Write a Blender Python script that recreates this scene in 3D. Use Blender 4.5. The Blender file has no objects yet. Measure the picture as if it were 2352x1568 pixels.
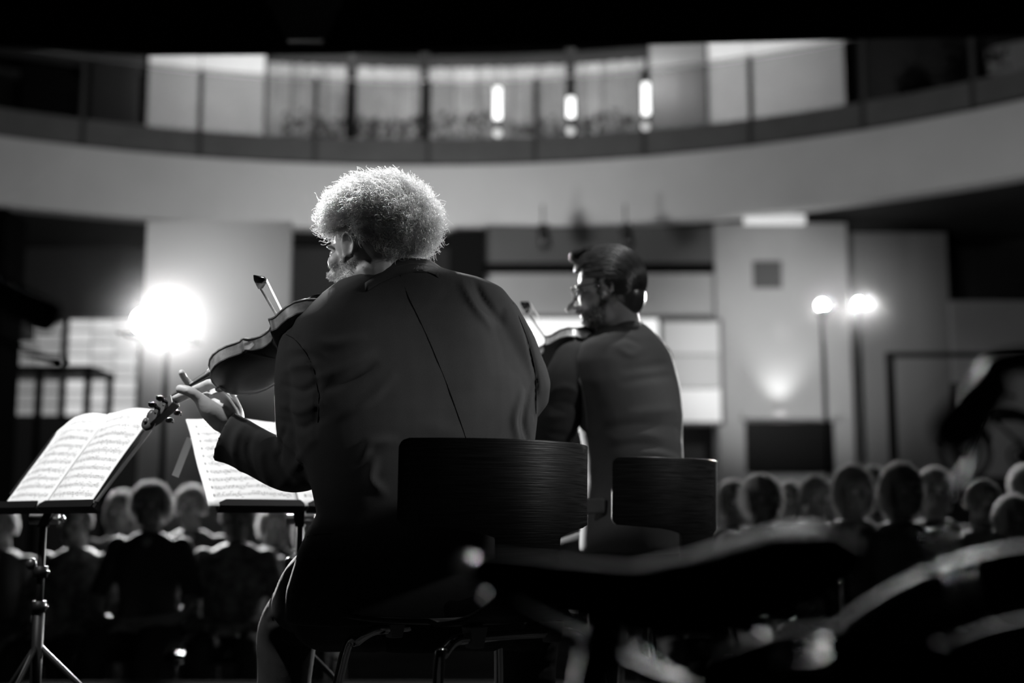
import bpy, bmesh, math, random
import numpy as np
from mathutils import Vector, Matrix, noise
from mathutils.bvhtree import BVHTree
random.seed(7); rng = np.random.default_rng(7)
SC = bpy.context.scene; COL = SC.collection
# ------------------------------------------------------------------ camera
FPX = 2940.0; TH = math.radians(8.0); CH = .616
cam_d = bpy.data.cameras.new('camera'); cam = bpy.data.objects.new('camera', cam_d); COL.objects.link(cam)
cam_d.sensor_width = 36; cam_d.lens = 36 * FPX / 2352
cam.location = (0, 0, CH); cam.rotation_euler = (math.pi / 2 + TH, 0, 0)
cam_d.clip_start = .05; cam_d.clip_end = 200
cam_d.dof.use_dof = True; cam_d.dof.focus_distance = 2.80; cam_d.dof.aperture_fstop = 1.6; cam_d.dof.aperture_blades = 0
SC.camera = cam
# ------------------------------------------------------------------ world, exposure
w = bpy.data.worlds.new('world'); SC.world = w; w.use_nodes = True
w.node_tree.nodes['Background'].inputs[0].default_value = (1, 1, 1, 1)
w.node_tree.nodes['Background'].inputs[1].default_value = .0022
SC.view_settings.view_transform = 'Standard'; SC.view_settings.look = 'None'
SC.view_settings.exposure = 0; SC.view_settings.gamma = 1; SC.view_settings.use_curve_mapping = False
SC.cycles.max_bounces = 6; SC.cycles.caustics_reflective = False; SC.cycles.caustics_refractive = False
SC.cycles.sample_clamp_indirect = 4

def P(x, y, D):
    """photo pixel and distance -> world point"""
    dx = (x - 1176) / FPX; dy = (784 - y) / FPX
    r = np.array([dx, math.cos(TH) - dy * math.sin(TH), math.sin(TH) + dy * math.cos(TH)])
    return np.array([0, 0, CH]) + r * (D / r[1])

def light(kind, name, loc, power, target=None, size=.1, spot=60, blend=.5):
    d = bpy.data.lights.new(name, kind); d.energy = power
    if kind == 'AREA': d.size = size
    else: d.shadow_soft_size = size
    if kind == 'SPOT': d.spot_size = math.radians(spot); d.spot_blend = blend
    o = bpy.data.objects.new(name, d); COL.objects.link(o); o.location = loc
    if target is not None:
        v = Vector(target) - Vector(loc); o.rotation_euler = v.to_track_quat('-Z', 'Y').to_euler()
    return o
LAMP_L = P(385, 738, 9.6); LAMP_R1 = P(1888, 702, 12.5); LAMP_R2 = P(1972, 697, 13.0)
light('POINT', 'flood_light_left', LAMP_L + np.array([0, -.04, .17]), 34, size=.09)
light('POINT', 'flood_light_right', LAMP_R1 + np.array([0, -.10, 0]), 75, size=.06)
light('POINT', 'flood_light_far_right', LAMP_R2 + np.array([0, -.10, 0]), 75, size=.06)
light('SPOT', 'flood_beam_left', LAMP_L + np.array([0, -.14, .0]), 7000, target=(-.6, 3.2, .7), size=.10, spot=62, blend=.6)
light('SPOT', 'flood_beam_right', LAMP_R1 + np.array([0, -.14, 0]), 4400, target=(.9, 5.0, -.4), size=.08, spot=40, blend=.6)
light('SPOT', 'flood_beam_far_right', LAMP_R2 + np.array([0, -.14, 0]), 3800, target=(1.6, 5.0, -.4), size=.08, spot=40, blend=.6)
# rim and desk spots over the stage, then added fills without fixtures
light('SPOT', 'rim_spot', (-1.3, 4.9, 4.8), 3100, target=(-.32, 2.90, 1.50), size=.05, spot=7.5, blend=.7)
light('SPOT', 'rim_spot_side', (1.3, 3.6, 4.4), 1300, target=(-.27, 2.88, 1.42), size=.05, spot=7, blend=.6)
light('SPOT', 'rim_spot_right', (2.0, 4.6, 4.4), 280, target=(.25, 3.7, 1.15), size=.06, spot=24)
light('SPOT', 'desk_spot', (-1.9, 1.6, 4.2), 1150, target=(-1.0, 3.4, .8), size=.08, spot=17, blend=.3)
light('SPOT', 'side_fill', (3.4, 2.5, 1.95), 520, target=tuple(P(1205, 860, 2.9)), size=.2, spot=11.5, blend=1)
light('SPOT', 'side_fill_second', (3.4, 2.2, 2.3), 200, target=tuple(P(1520, 930, 3.6)), size=.2, spot=13, blend=1)
light('SPOT', 'pier_wash', (2.7, 12.7, 2.5), 850, target=tuple(P(1800, 800, 17.6)), size=.1, spot=48, blend=1)  # added to brighten the right pier, no lamp stands for it
light('SPOT', 'cheek_fill', (-2.7, 3.0, 2.5), 150, target=tuple(P(800, 605, 2.84)), size=.08, spot=7, blend=.8)  # added fill for the left cheek and neck
light('SPOT', 'violin_fill', (.5, 3.3, 4.3), 620, target=tuple(P(1312, 730, 3.78)), size=.08, spot=7, blend=.8)  # added fill to brighten the second violin's ribs and the face above
light('SPOT', 'side_fill_left', (-3.0, 1.5, 2.3), 330, target=(-.56, 2.9, 1.02), size=.25, spot=7.5, blend=.9)
# area fills added to brighten fascia, hall and gallery wall; no lamps there
light('AREA', 'fascia_wash', (-1.3, 14.2, 3.4), 112, target=(-1.6, 18, 5.4), size=.6)
light('AREA', 'hall_wash', (0, 11, 4.2), 14, target=(0, 19, 1.5), size=2.0)
for gx, gp in ((-6.8, 5), (-4.6, 60), (-2.4, 75), (-.4, 80), (1.6, 70), (3.6, 52), (7, 5)):
    gy = 6.75 + math.sqrt(12.9 ** 2 - (gx + 1.33) ** 2)
    light('AREA', 'gallery_wall_fill', (gx, gy, 8.9), gp, target=(gx, gy + 2.2, 6.6), size=.5)

# ------------------------------------------------------------------ materials
MATS = {}
def mat(name, base, rough=.6, metal=0, bump=None, var=0, emit=0, transl=0, spec=.5, coord='Object', sheen=0, vscale=4):
    if name in MATS: return MATS[name]
    m = bpy.data.materials.new(name); m.use_nodes = True; nt = m.node_tree; N = nt.nodes; L = nt.links
    b = N['Principled BSDF']; out = N['Material Output']
    b.inputs['Base Color'].default_value = (base, base, base, 1)
    b.inputs['Roughness'].default_value = rough; b.inputs['Metallic'].default_value = metal
    b.inputs['Specular IOR Level'].default_value = spec
    if sheen: b.inputs['Sheen Weight'].default_value = sheen
    tc = N.new('ShaderNodeTexCoord')
    if emit:
        b.inputs['Emission Color'].default_value = (1, 1, 1, 1); b.inputs['Emission Strength'].default_value = emit
    if var:
        n = N.new('ShaderNodeTexNoise'); n.inputs['Scale'].default_value = vscale; n.inputs['Detail'].default_value = 5
        L.new(tc.outputs[coord], n.inputs['Vector'])
        r = N.new('ShaderNodeMapRange'); r.inputs[1].default_value = .3; r.inputs[2].default_value = .7
        r.inputs[3].default_value = base * (1 - var); r.inputs[4].default_value = base * (1 + var)
        L.new(n.outputs[0], r.inputs[0]); L.new(r.outputs[0], b.inputs['Base Color'])
    if bump:
        scale, strength, dist = bump[:3]; st = bump[3] if len(bump) > 3 else (1, 1, 1)
        mp = N.new('ShaderNodeMapping'); mp.inputs['Scale'].default_value = st
        n = N.new('ShaderNodeTexNoise'); n.inputs['Scale'].default_value = scale; n.inputs['Detail'].default_value = 4
        L.new(tc.outputs[coord], mp.inputs[0]); L.new(mp.outputs[0], n.inputs['Vector'])
        bp = N.new('ShaderNodeBump'); bp.inputs['Strength'].default_value = strength; bp.inputs['Distance'].default_value = dist
        L.new(n.outputs[0], bp.inputs['Height']); L.new(bp.outputs[0], b.inputs['Normal'])
        if len(bump) > 4:   # grain also in colour
            r = N.new('ShaderNodeMapRange'); r.inputs[1].default_value = .35; r.inputs[2].default_value = .68
            r.inputs[3].default_value = base * .55; r.inputs[4].default_value = base * bump[4]
            L.new(n.outputs[0], r.inputs[0]); L.new(r.outputs[0], b.inputs['Base Color'])
    if transl:
        t = N.new('ShaderNodeBsdfTranslucent'); t.inputs[0].default_value = (base, base, base, 1)
        mx = N.new('ShaderNodeMixShader'); mx.inputs[0].default_value = transl
        L.new(b.outputs[0], mx.inputs[1]); L.new(t.outputs[0], mx.inputs[2]); L.new(mx.outputs[0], out.inputs[0])
    MATS[name] = m; return m
JACKET = mat('jacket_wool', .050, .85, bump=(900, .35, .0008), var=.12, vscale=9, sheen=.05, spec=.2)
JACKET2 = mat('waistcoat_cloth', .060, .8, bump=(700, .3, .001), var=.12, sheen=.05, spec=.25)
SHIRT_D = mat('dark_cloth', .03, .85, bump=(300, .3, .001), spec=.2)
SHIRT_P = mat('patterned_cloth', .12, .85, var=.7, vscale=22, spec=.2)
SHIRT_M = mat('mid_cloth', .07, .85, var=.3, vscale=8, spec=.2)
TROUSER = mat('trouser_cloth', .065, .85, bump=(500, .3, .001), var=.15, vscale=20, spec=.2)
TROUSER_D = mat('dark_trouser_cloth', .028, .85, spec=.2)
SKIN = mat('skin', .42, .5, bump=(260, .25, .0008), var=.08, vscale=18)
HAIRG = mat('grey_hair', .85, .3, transl=.38, spec=1)
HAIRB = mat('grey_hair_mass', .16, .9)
SKIN_SHADED = mat('skin_in_shade', .16, .6)  # darker copy of skin: shade on the backlit faces is put into the colour
HAIRL = mat('light_hair', .75, .5, transl=.5)
HAIRM = mat('brown_hair', .5, .4, transl=.5)
HAIRD = mat('dark_hair', .06, .3, spec=.8)
BEARD = mat('beard_hair', .6, .5, transl=.2)
VARN = mat('varnished_maple', .055, .38, bump=(6, .15, .0006, (1, 14, 1)), var=.3, vscale=14, spec=.7)
VARNR = mat('varnished_maple_rib', .3, .25, var=.35, vscale=50, spec=.7)
MAPLE = mat('bare_maple_neck', .55, .4, bump=(40, .3, .0006, (6, .6, .6)), var=.2, vscale=60)
EBONY = mat('ebony', .012, .22, spec=.8)
CHROME = mat('chrome', .8, .13, metal=1)
STEEL = mat('brushed_steel', .45, .32, metal=1)
BLACKM = mat('black_lacquered_metal', .005, .5, spec=.12)
BLACKP = mat('black_plastic', .012, .4)
LEATHER = mat('black_leather', .005, .9, bump=(120, .5, .002), spec=.03)
RUBBER = mat('rubber', .012, .7, bump=(90, .4, .002))
WOOD = mat('dark_stained_ash', .020, .38, bump=(9, .7, .0008, (1.2, 1.2, 40), 2.4), spec=.5)
PAPER = mat('paper', .86, .8, transl=.35, var=.02, vscale=5)
INK = mat('ink', .28, .8)
BRACKET = mat('grey_nylon', .32, .5)
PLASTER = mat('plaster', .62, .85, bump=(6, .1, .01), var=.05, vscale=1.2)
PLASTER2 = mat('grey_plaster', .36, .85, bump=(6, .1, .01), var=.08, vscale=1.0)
DARKW = mat('dark_panelling', .03, .8, var=.3, vscale=.8)
BLACKW = mat('black_paint', .008, .9, spec=0)
KICK = mat('grey_kick_panel', .12, .7, var=.1, spec=.2)
POSTM = mat('dark_post', .06, .6, spec=.2)
FLOORM = mat('dark_floor', .02, .9, spec=0, var=.3, vscale=2)
STAGEM = mat('stage_boards', .010, .9, spec=0, bump=(5, .3, .002, (1, 12, 1)), var=.3, vscale=3)
WHITEP = mat('white_panel', .78, .7, var=.04, vscale=2)
CURT = [mat('curtain_%d' % i, b, .8, var=.12, vscale=3) for i, b in enumerate((.5, .42, .56, .46))]
LEAF = mat('leaf_green', .06, .6, var=.5, vscale=9)
GLOW = mat('lamp_glow', 1, .5, emit=60)
GLOWS = mat('pendant_glow', 1, .5, emit=2.2)
GLOWB = mat('pendant_ball_glow', .8, .4, emit=.5)
WINL = mat('window_daylight', .9, .4, emit=.75)
WINM = mat('window_dim', .6, .4, emit=.28)
WIND = mat('window_dusk', .3, .4, emit=.1)
SCREEN = mat('screen_off', .004, .5, spec=.1)
def glass_mat():
    m = bpy.data.materials.new('tinted_glass'); m.use_nodes = True; nt = m.node_tree; N = nt.nodes; L = nt.links
    N.remove(N['Principled BSDF']); t = N.new('ShaderNodeBsdfTransparent'); t.inputs[0].default_value = (.66, .66, .66, 1)
    g = N.new('ShaderNodeBsdfGlossy'); g.inputs['Roughness'].default_value = .3; g.inputs[0].default_value = (.8, .8, .8, 1)
    mx = N.new('ShaderNodeMixShader'); mx.inputs[0].default_value = .015
    L.new(t.outputs[0], mx.inputs[1]); L.new(g.outputs[0], mx.inputs[2]); L.new(mx.outputs[0], N['Material Output'].inputs[0]); return m
GLASS = glass_mat()

# ------------------------------------------------------------------ mesh helpers
def A(v): return np.array(v, float)
class B:
    def __init__(s): s.v = []; s.f = []; s.n = 0
    def add(s, V, F):
        s.v.append(np.asarray(V, float).reshape(-1, 3)); s.f += [tuple(i + s.n for i in f) for f in F]; s.n += len(s.v[-1]); return s
    def box(s, c, h, M=None):
        V = A([[x, y, z] for x in (-1, 1) for y in (-1, 1) for z in (-1, 1)]) * A(h)
        if M is not None: V = V @ A(M).T
        return s.add(V + A(c), [(0, 1, 3, 2), (4, 6, 7, 5), (0, 4, 5, 1), (2, 3, 7, 6), (0, 2, 6, 4), (1, 5, 7, 3)])
    def box2(s, a, b): a = A(a); b = A(b); return s.box((a + b) / 2, np.abs(b - a) / 2)
    def ell(s, c, r, M=None, nu=16, nv=10):
        V = [[0, 0, 1]]; F = []
        for j in range(1, nv):
            t = math.pi * j / nv
            for i in range(nu): p = 2 * math.pi * i / nu; V.append([math.sin(t) * math.cos(p), math.sin(t) * math.sin(p), math.cos(t)])
        V.append([0, 0, -1]); e = len(V) - 1
        for i in range(nu): F.append((0, 1 + i, 1 + (i + 1) % nu)); F.append((e, e - nu + (i + 1) % nu, e - nu + i))
        for j in range(nv - 2):
            for i in range(nu): a = 1 + j * nu + i; b = 1 + j * nu + (i + 1) % nu; F.append((a, a + nu, b + nu, b))
        V = A(V) * A(r)
        if M is not None: V = V @ A(M).T
        return s.add(V + A(c), F)
    def tube(s, pts, r, n=10, cap=True, closed=False, flat=None):
        pts = A(pts); k = len(pts); r = np.broadcast_to(np.asarray(r, float), (k,))
        T = np.gradient(pts, axis=0) if not closed else np.roll(pts, -1, 0) - np.roll(pts, 1, 0)
        T /= np.linalg.norm(T, axis=1)[:, None] + 1e-12
        u = np.cross(T[0], [0, 0, 1]); 
        if np.linalg.norm(u) < .05: u = np.cross(T[0], [0, 1, 0])
        u /= np.linalg.norm(u); V = []
        a = np.arange(n) * 2 * math.pi / n
        for i in range(k):
            u = u - T[i] * (u @ T[i]); u /= np.linalg.norm(u); q = np.cross(T[i], u)
            V.append(pts[i] + r[i] * (np.cos(a)[:, None] * u + np.sin(a)[:, None] * q * (flat or 1)))
        F = []
        for i in range(k if closed else k - 1):
            for j in range(n):
                i2 = (i + 1) % k; F.append((i * n + j, i * n + (j + 1) % n, i2 * n + (j + 1) % n, i2 * n + j))
        if cap and not closed: F.append(tuple(range(n))[::-1]); F.append(tuple(range((k - 1) * n, k * n)))
        return s.add(np.vstack(V), F)
    def limb(s, pts, r, n=14):
        p, rr = smooth(pts, r, 5); s.tube(p, rr, n)
        s.ell(p[0], [rr[0]] * 3); s.ell(p[-1], [rr[-1]] * 3); return s
    def loft(s, rings, cap=True):
        n = len(rings[0]); F = []
        for i in range(len(rings) - 1):
            for j in range(n): F.append((i * n + j, i * n + (j + 1) % n, (i + 1) * n + (j + 1) % n, (i + 1) * n + j))
        if cap: F.append(tuple(range(n))[::-1]); F.append(tuple(range((len(rings) - 1) * n, len(rings) * n)))
        return s.add(np.vstack(rings), F)
    def lathe(s, prof, c=(0, 0, 0), M=None, n=20):
        a = np.arange(n) * 2 * math.pi / n; R = []
        for r, z in prof: R.append(np.c_[r * np.cos(a), r * np.sin(a), np.full(n, z)])
        if M is not None: R = [q @ A(M).T for q in R]
        return s.loft([q + A(c) for q in R])
    def xf(s, M4):
        M4 = A(M4); V = np.vstack(s.v); s.v = [V @ M4[:3, :3].T + M4[:3, 3]]; return s
def smooth(pts, r, m=5):
    pts = A(pts); r = np.broadcast_to(np.asarray(r, float), (len(pts),)); X = np.c_[pts, r]; k = len(X)
    E = np.vstack([2 * X[0] - X[1], X, 2 * X[-1] - X[-2]]); out = []
    for i in range(k - 1):
        p0, p1, p2, p3 = E[i:i + 4]
        for t in np.arange(m) / m:
            out.append(.5 * (2 * p1 + (p2 - p0) * t + (2 * p0 - 5 * p1 + 4 * p2 - p3) * t * t + (3 * p1 - p0 - 3 * p2 + p3) * t ** 3))
    out.append(X[-1]); out = A(out); return out[:, :3], np.maximum(out[:, 3], 1e-4)
def wloc(o):
    p = A(o.location); q = o.parent
    while q: p = p + A(q.location); q = q.parent
    return p
def obj(name, b, m, parent=None, world=True, sm=True, bevel=0, solid=0):
    me = bpy.data.meshes.new(name)
    if isinstance(b, B):
        V = np.vstack(b.v); F = b.f
        if parent is not None and world: V = V - wloc(parent)
        me.from_pydata(V.tolist(), [], F)
    else:
        me = b; me.name = name
        if parent is not None and world: me.transform(Matrix.Translation(-Vector(wloc(parent))))
    if sm: me.polygons.foreach_set('use_smooth', np.ones(len(me.polygons), bool))
    me.materials.clear(); me.materials.append(m); me.update()
    o = bpy.data.objects.new(name, me); COL.objects.link(o)
    if parent: o.parent = parent
    if solid: md = o.modifiers.new('s', 'SOLIDIFY'); md.thickness = solid; md.offset = 0
    if bevel:
        md = o.modifiers.new('b', 'BEVEL'); md.width = bevel; md.segments = 2; md.limit_method = 'ANGLE'
    return o
def tag(o, label, cat, group=None, kind=None):
    if label: o['label'] = label
    if cat: o['category'] = cat
    if group: o['group'] = group
    if kind: o['kind'] = kind
    return o
def thing(name, label, cat, loc=(0, 0, 0), rz=0, group=None):
    o = bpy.data.objects.new(name, None); COL.objects.link(o); o.location = loc; o.rotation_euler = (0, 0, rz); o.empty_display_size = .1
    return tag(o, label, cat, group)
def struct(name, b, m, **k): o = obj(name, b, m, **k); o['kind'] = 'structure'; return o
def dup(o, parent=None):
    c = o.copy(); COL.objects.link(c); c.parent = parent
    for ch in KIDS(o): dup(ch, c)
    return c
def KIDS(o): return [c for c in list(COL.objects) if c.parent == o]
def fuse(b, voxel=.006, it=4, fac=.6):
    me = bpy.data.meshes.new('tmp'); me.from_pydata(np.vstack(b.v).tolist(), [], b.f)
    o = bpy.data.objects.new('tmp', me); COL.objects.link(o)
    r = o.modifiers.new('r', 'REMESH'); r.mode = 'VOXEL'; r.voxel_size = voxel
    s = o.modifiers.new('s', 'SMOOTH'); s.factor = fac; s.iterations = it
    dg = bpy.context.evaluated_depsgraph_get(); dg.update()
    res = bpy.data.meshes.new_from_object(o.evaluated_get(dg)); bpy.data.objects.remove(o); bpy.data.meshes.remove(me)
    return res
def coords(me):
    V = np.empty(len(me.vertices) * 3, np.float32); me.vertices.foreach_get('co', V); return V.reshape(-1, 3).astype(float)
def normals(me):
    V = np.empty(len(me.vertices) * 3, np.float32); me.vertex_normals.foreach_get('vector', V); return V.reshape(-1, 3).astype(float)
def setco(me, V): me.vertices.foreach_set('co', V.astype(np.float32).ravel()); me.update()
def bvh(me): return BVHTree.FromPolygons([tuple(v) for v in coords(me)], [tuple(p.vertices) for p in me.polygons])
def cast(t, x, y):
    d = Vector(P(x, y, 10) - A([0, 0, CH])).normalized(); r = t.ray_cast(Vector((0, 0, CH)), d)
    return None if r[0] is None else A(r[0])
def wrinkles(me, lines):
    """cloth folds: ridges and furrows along lines on the surface (points, height, width)"""
    t = bvh(me); V = coords(me); N = normals(me); D = np.zeros(len(V))
    for L, amp, wd in lines:
        pts = [cast(t, *q) if len(q) == 2 else A(q) for q in L]; pts = [q for q in pts if q is not None]
        if len(pts) < 2: continue
        pts, _ = smooth(pts, 1, 4); best = np.full(len(V), 9.); tt = np.zeros(len(V))
        for i in range(len(pts) - 1):
            a, b = pts[i], pts[i + 1]; ab = b - a; l2 = ab @ ab + 1e-9
            s = np.clip((V - a) @ ab / l2, 0, 1); d = np.linalg.norm(V - a - s[:, None] * ab, axis=1)
            k = d < best; best[k] = d[k]; tt[k] = (i + s[k]) / (len(pts) - 1)
        D += amp * np.exp(-(best / wd) ** 2) * np.sin(np.pi * np.clip(tt * .9 + .05, 0, 1)) ** .6
    setco(me, V + N * D[:, None])
def undulate(me, amp, scale, seed=0):
    V = coords(me); N = normals(me); s = A(scale)
    D = np.array([noise.noise(Vector(v * s + seed)) for v in V]); setco(me, V + N * (amp * D)[:, None])
def ring(c, a, bb, yaw=0, n=36, e=2.3, tilt=(0, 0)):
    t = np.arange(n) * 2 * math.pi / n; x = a * np.sign(np.cos(t)) * np.abs(np.cos(t)) ** (2 / e); y = bb * np.sign(np.sin(t)) * np.abs(np.sin(t)) ** (2 / e)
    R = np.c_[x * math.cos(yaw) - y * math.sin(yaw), x * math.sin(yaw) + y * math.cos(yaw), tilt[0] * x + tilt[1] * y]
    return R + A(c)
def strands(curves, r0, r1, n=3):
    """curves (N,K,3) -> one mesh of thin tapered strands"""
    C = np.asarray(curves); Nn, K, _ = C.shape; T = np.gradient(C, axis=1); T /= np.linalg.norm(T, axis=2)[..., None] + 1e-9
    ref = A([.31, .52, .79]); u = np.cross(T, ref); u /= np.linalg.norm(u, axis=2)[..., None] + 1e-9; q = np.cross(T, u)
    rr = np.linspace(r0, r1, K)[None, :, None]; V = np.stack([C + rr * (math.cos(a) * u + math.sin(a) * q) for a in np.arange(n) * 2 * math.pi / n], 2)
    base = (np.arange(Nn)[:, None, None] * K * n + np.arange(K - 1)[None, :, None] * n); j = np.arange(n)[None, None, :]; j2 = (j + 1) % n
    F = np.stack([base + j, base + j2, base + n + j2, base + n + j], -1).reshape(-1, 4)
    me = bpy.data.meshes.new('strands'); V = V.reshape(-1, 3); me.vertices.add(len(V)); me.vertices.foreach_set('co', V.astype(np.float32).ravel())
    me.loops.add(F.size); me.loops.foreach_set('vertex_index', F.ravel().astype(np.int32)); me.polygons.add(len(F))
    me.polygons.foreach_set('loop_start', np.arange(len(F), dtype=np.int32) * 4)
    me.update(); me.validate(); return me
def Rz(a): return A(Matrix.Rotation(a, 3, 'Z'))
def Rx(a): return A(Matrix.Rotation(a, 3, 'X'))
def Ry(a): return A(Matrix.Rotation(a, 3, 'Y'))

# ------------------------------------------------------------------ the hall
FZ = -.45                                     # floor of the audience
struct('floor', B().box2((-14, 5.15, FZ - .2), (14, 26, FZ)), FLOORM, sm=False)
st = struct('stage_floor', B().box2((-6, -3, -.12), (6, 5.1, -.03)), STAGEM, sm=False)
for i in range(24):
    y0 = -1.9 + i * .29
    o = obj('board', B().box2((-5.98, y0, -.03), (5.98, y0 + .284, 0)), STAGEM, st, sm=False)
struct('trim_1', B().box2((-6, 5.1, FZ), (6, 5.14, 0)), BLACKW, sm=False)
struct('trim_2', B().box2((-6, -3, FZ), (6, 5.1, -.12)), BLACKW, sm=False)
struct('wall_left', B().box2((-13.2, -3.5, FZ), (-13, 26, 9)), DARKW, sm=False)
struct('wall_right', B().box2((13, -3.5, FZ), (13.2, 26, 9)), DARKW, sm=False)
struct('wall_rear', B().box2((-13, -3.7, FZ), (13, -3.5, 9)), BLACKW, sm=False)
struct('ceiling', B().box2((-13.2, -3.7, 9), (13.2, 26, 9.2)), BLACKW, sm=False)
struct('floor_rear', B().box2((-13.2, -3.7, FZ - .2), (13.2, 5.15, FZ)), BLACKW, sm=False)
CX, CY, RF = -1.33, 6.75, 11.3
ZB, ZT = 4.79, 5.73
def arc_hit(px, R, cx=CX, cy=CY):
    """angle on the gallery circle seen at a photo column"""
    k = (px - 1176) / FPX * 1.036
    d = A([k, 1.0]); d /= np.linalg.norm(d); c = A([cx, cy]); bq = d @ c; t = bq + math.sqrt(bq * bq - c @ c + R * R)
    p = d * t; return math.atan2(p[0] - cx, p[1] - cy), p[1]
def arcpt(a, R, z): return A([CX + R * math.sin(a), CY + R * math.cos(a), z])
def arcband(a0, a1, r0, r1, z0, z1, n=40):
    R = []
    for a in np.linspace(a0, a1, n): R.append(A([arcpt(a, r0, z0), arcpt(a, r1, z0), arcpt(a, r1, z1), arcpt(a, r0, z1)]))
    return B().loft(R)
def zat(py, D): return P(1176, py, D)[2]
fas = struct('gallery', arcband(-1.25, 1.25, RF, RF + .3, ZB, ZT, 80), PLASTER, sm=False)
obj('gallery_floor', arcband(-1.25, 1.25, RF + .3, 15.6, ZB + .3, ZB + .55, 60), DARKW, fas, sm=False)
obj('soffit', arcband(-1.25, 1.25, RF + .3, 15.6, ZB + .12, ZB + .298, 60), DARKW, fas, sm=False)
struct('wall_back', arcband(-1.3, 1.3, 15.6, 15.9, FZ, 9, 60), DARKW, sm=False)
# kick panels, posts, glass and handrail of the gallery balustrade
bal = thing('gallery_balustrade', 'curved glass balustrade with posts and slim pale handrail on the gallery', 'balustrade', tuple(arcpt(0, RF + .15, ZT)))
pxs = [-330, -70, 190, 460, 725, 985, 1230, 1480, 1725, 1985, 2240, 2500, 2760]
angs = [arc_hit(x, RF + .15)[0] for x in pxs]
for a in angs:
    p = arcpt(a, RF + .15, 0); t = Rz(-a)
    obj('post', B().box((p[0], p[1], ZT + .66), (.035, .02, .66), t), POSTM, bal, sm=False)
for a0, a1 in zip(angs[:-1], angs[1:]):
    obj('kick_panel', arcband(a0 + .003, a1 - .003, RF + .10, RF + .13, ZT + .003, ZT + .42, 8), KICK, bal, sm=False)
    obj('glass_pane', arcband(a0 + .003, a1 - .003, RF + .145, RF + .157, ZT + .43, ZT + 1.30, 8), GLASS, bal, sm=False)
obj('handrail', B().tube([arcpt(a, RF + .15, ZT + 1.335) for a in np.linspace(angs[0], angs[-1], 90)], .017, 8), STEEL, bal)
# upper rear wall of the gallery: panels hung on the wall
RW = 15.2
def wallpanel(x0, x1, y0, y1, R=RW, th=.05):
    a0, D0 = arc_hit(x0, R); a1, D1 = arc_hit(x1, R); D = (D0 + D1) / 2
    return arcband(a0, a1, R, R + th, zat(y1, D), zat(y0, D), max(3, int(abs(x1 - x0) / 30)))
wp = [(338, 457, 95, 330, WHITEP, 'tall white wall panel left of the narrow joint on the gallery', 'panel'),
      (459, 606, 95, 340, WHITEP, 'wider white wall panel on the gallery left of the curtains', 'panel'),
      (1628, 1721, 70, 330, WHITEP, 'narrow white wall panel on the gallery right of the dark doorway', 'panel'),
      (1723, 1942, 60, 315, WHITEP, 'wide white wall panel at the right of the gallery', 'panel')]
for x0, x1, y0, y1, m, lb, c in wp: tag(obj('wall_panel', wallpanel(x0, x1, y0, y1), m, sm=False), lb, c, 'white panels on the gallery wall')
struct('trim_3', wallpanel(-300, 330, 60, 125, 15.25), DARKW, sm=False)
tag(obj('dark_cabinet', wallpanel(45, 160, 150, 285, 15.0, .3), BLACKW, sm=False, bevel=.02), 'black cabinet at the far left end of the gallery', 'cabinet')
tag(obj('dark_cabinet', wallpanel(205, 318, 130, 300, 15.0, .3), BLACKP, sm=False, bevel=.02), 'dark cabinet on the gallery beside the white panels', 'cabinet')
cur = thing('curtain', 'pale pleated curtain hanging along the middle of the gallery', 'curtain', tuple(arcpt(0, RW, ZT)))
x = 612; k = 0
while x < 1484:
    wd = [54, 82, 58, 106, 42, 88][k % 6]; x1 = min(x + wd, 1486); a0, D0 = arc_hit(x, RW); a1, _ = arc_hit(x1 - 1, RW)
    pts = [arcpt(a, RW + .04 * math.sin(j * 1.9), 0) for j, a in enumerate(np.linspace(a0, a1, 10))]
    r = [A([p + [0, 0, zat(360, 20)], p * [1, 1, 0] + (0, .02, zat(360, 20)), p * [1, 1, 0] + (0, .02, zat(60, 20)), p * [1, 1, 0] + (0, 0, zat(60, 20))]) for p in pts]
    obj('curtain_panel', B().loft(r), CURT[k % 4], cur); x = x1; k += 1
# doorway between the curtain and the right panels
struct('door_1', wallpanel(1494, 1622, 60, 330, 15.1, .06), mat('grey_door', .16, .35, spec=.7), sm=False)
# dark mullions in front of the curtain
for x0, x1, lb in ((795, 818, 'thick dark steel post before the gallery curtain, leftmost'), (966, 984, 'slim dark steel post before the middle of the gallery curtain'),
                   (1300, 1322, 'dark steel post behind the middle hanging tube lamp')):
    a, D = arc_hit((x0 + x1) / 2, 14.0); p = arcpt(a, 14.0, 0); ww = (x1 - x0) / 2 / FPX * D
    t = thing('steel_post', lb, 'post', (p[0], p[1], ZB + .55), 0, 'steel posts on the gallery')
    obj('shaft', B().box((p[0], p[1], 6.95), (ww, ww, 1.6)), BLACKM, t, sm=False, bevel=.01)
    obj('base_plate', B().box((p[0], p[1], ZB + .56), (ww * 1.8, ww * 1.8, .012)), BLACKM, t, sm=False)
# hanging tube lamps
for px, y0, y1, yb, lb in ((1143, 202, 272, 305, 'left hanging tube lamp with a small glass ball beneath'), (1311, 225, 268, 300, 'middle hanging tube lamp in front of the dark post'),
                        (1483, 192, 262, 290, 'right hanging tube lamp beside the dark gallery door')):
    D = 16.4; a = P(px, y0, D); b = P(px, y1, D); c = P(px, yb, D)
    t = thing('pendant_lamp', lb, 'lamp', tuple(P(px, 60, D)), 0, 'tube lamps hanging before the gallery')
    obj('cord', B().tube([(a[0], a[1], 9), a], .004, 6), BLACKM, t)
    obj('tube_shade', B().lathe([(.005, b[2]), (.05, b[2]), (.05, a[2]), (.005, a[2])], (a[0], a[1], 0)), GLOWS, t)
    obj('rod', B().tube([b, c], .004, 6), STEEL, t)
    obj('glass_ball', B().ell(c, (.055, .055, .055)), GLOWB, t)
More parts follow.
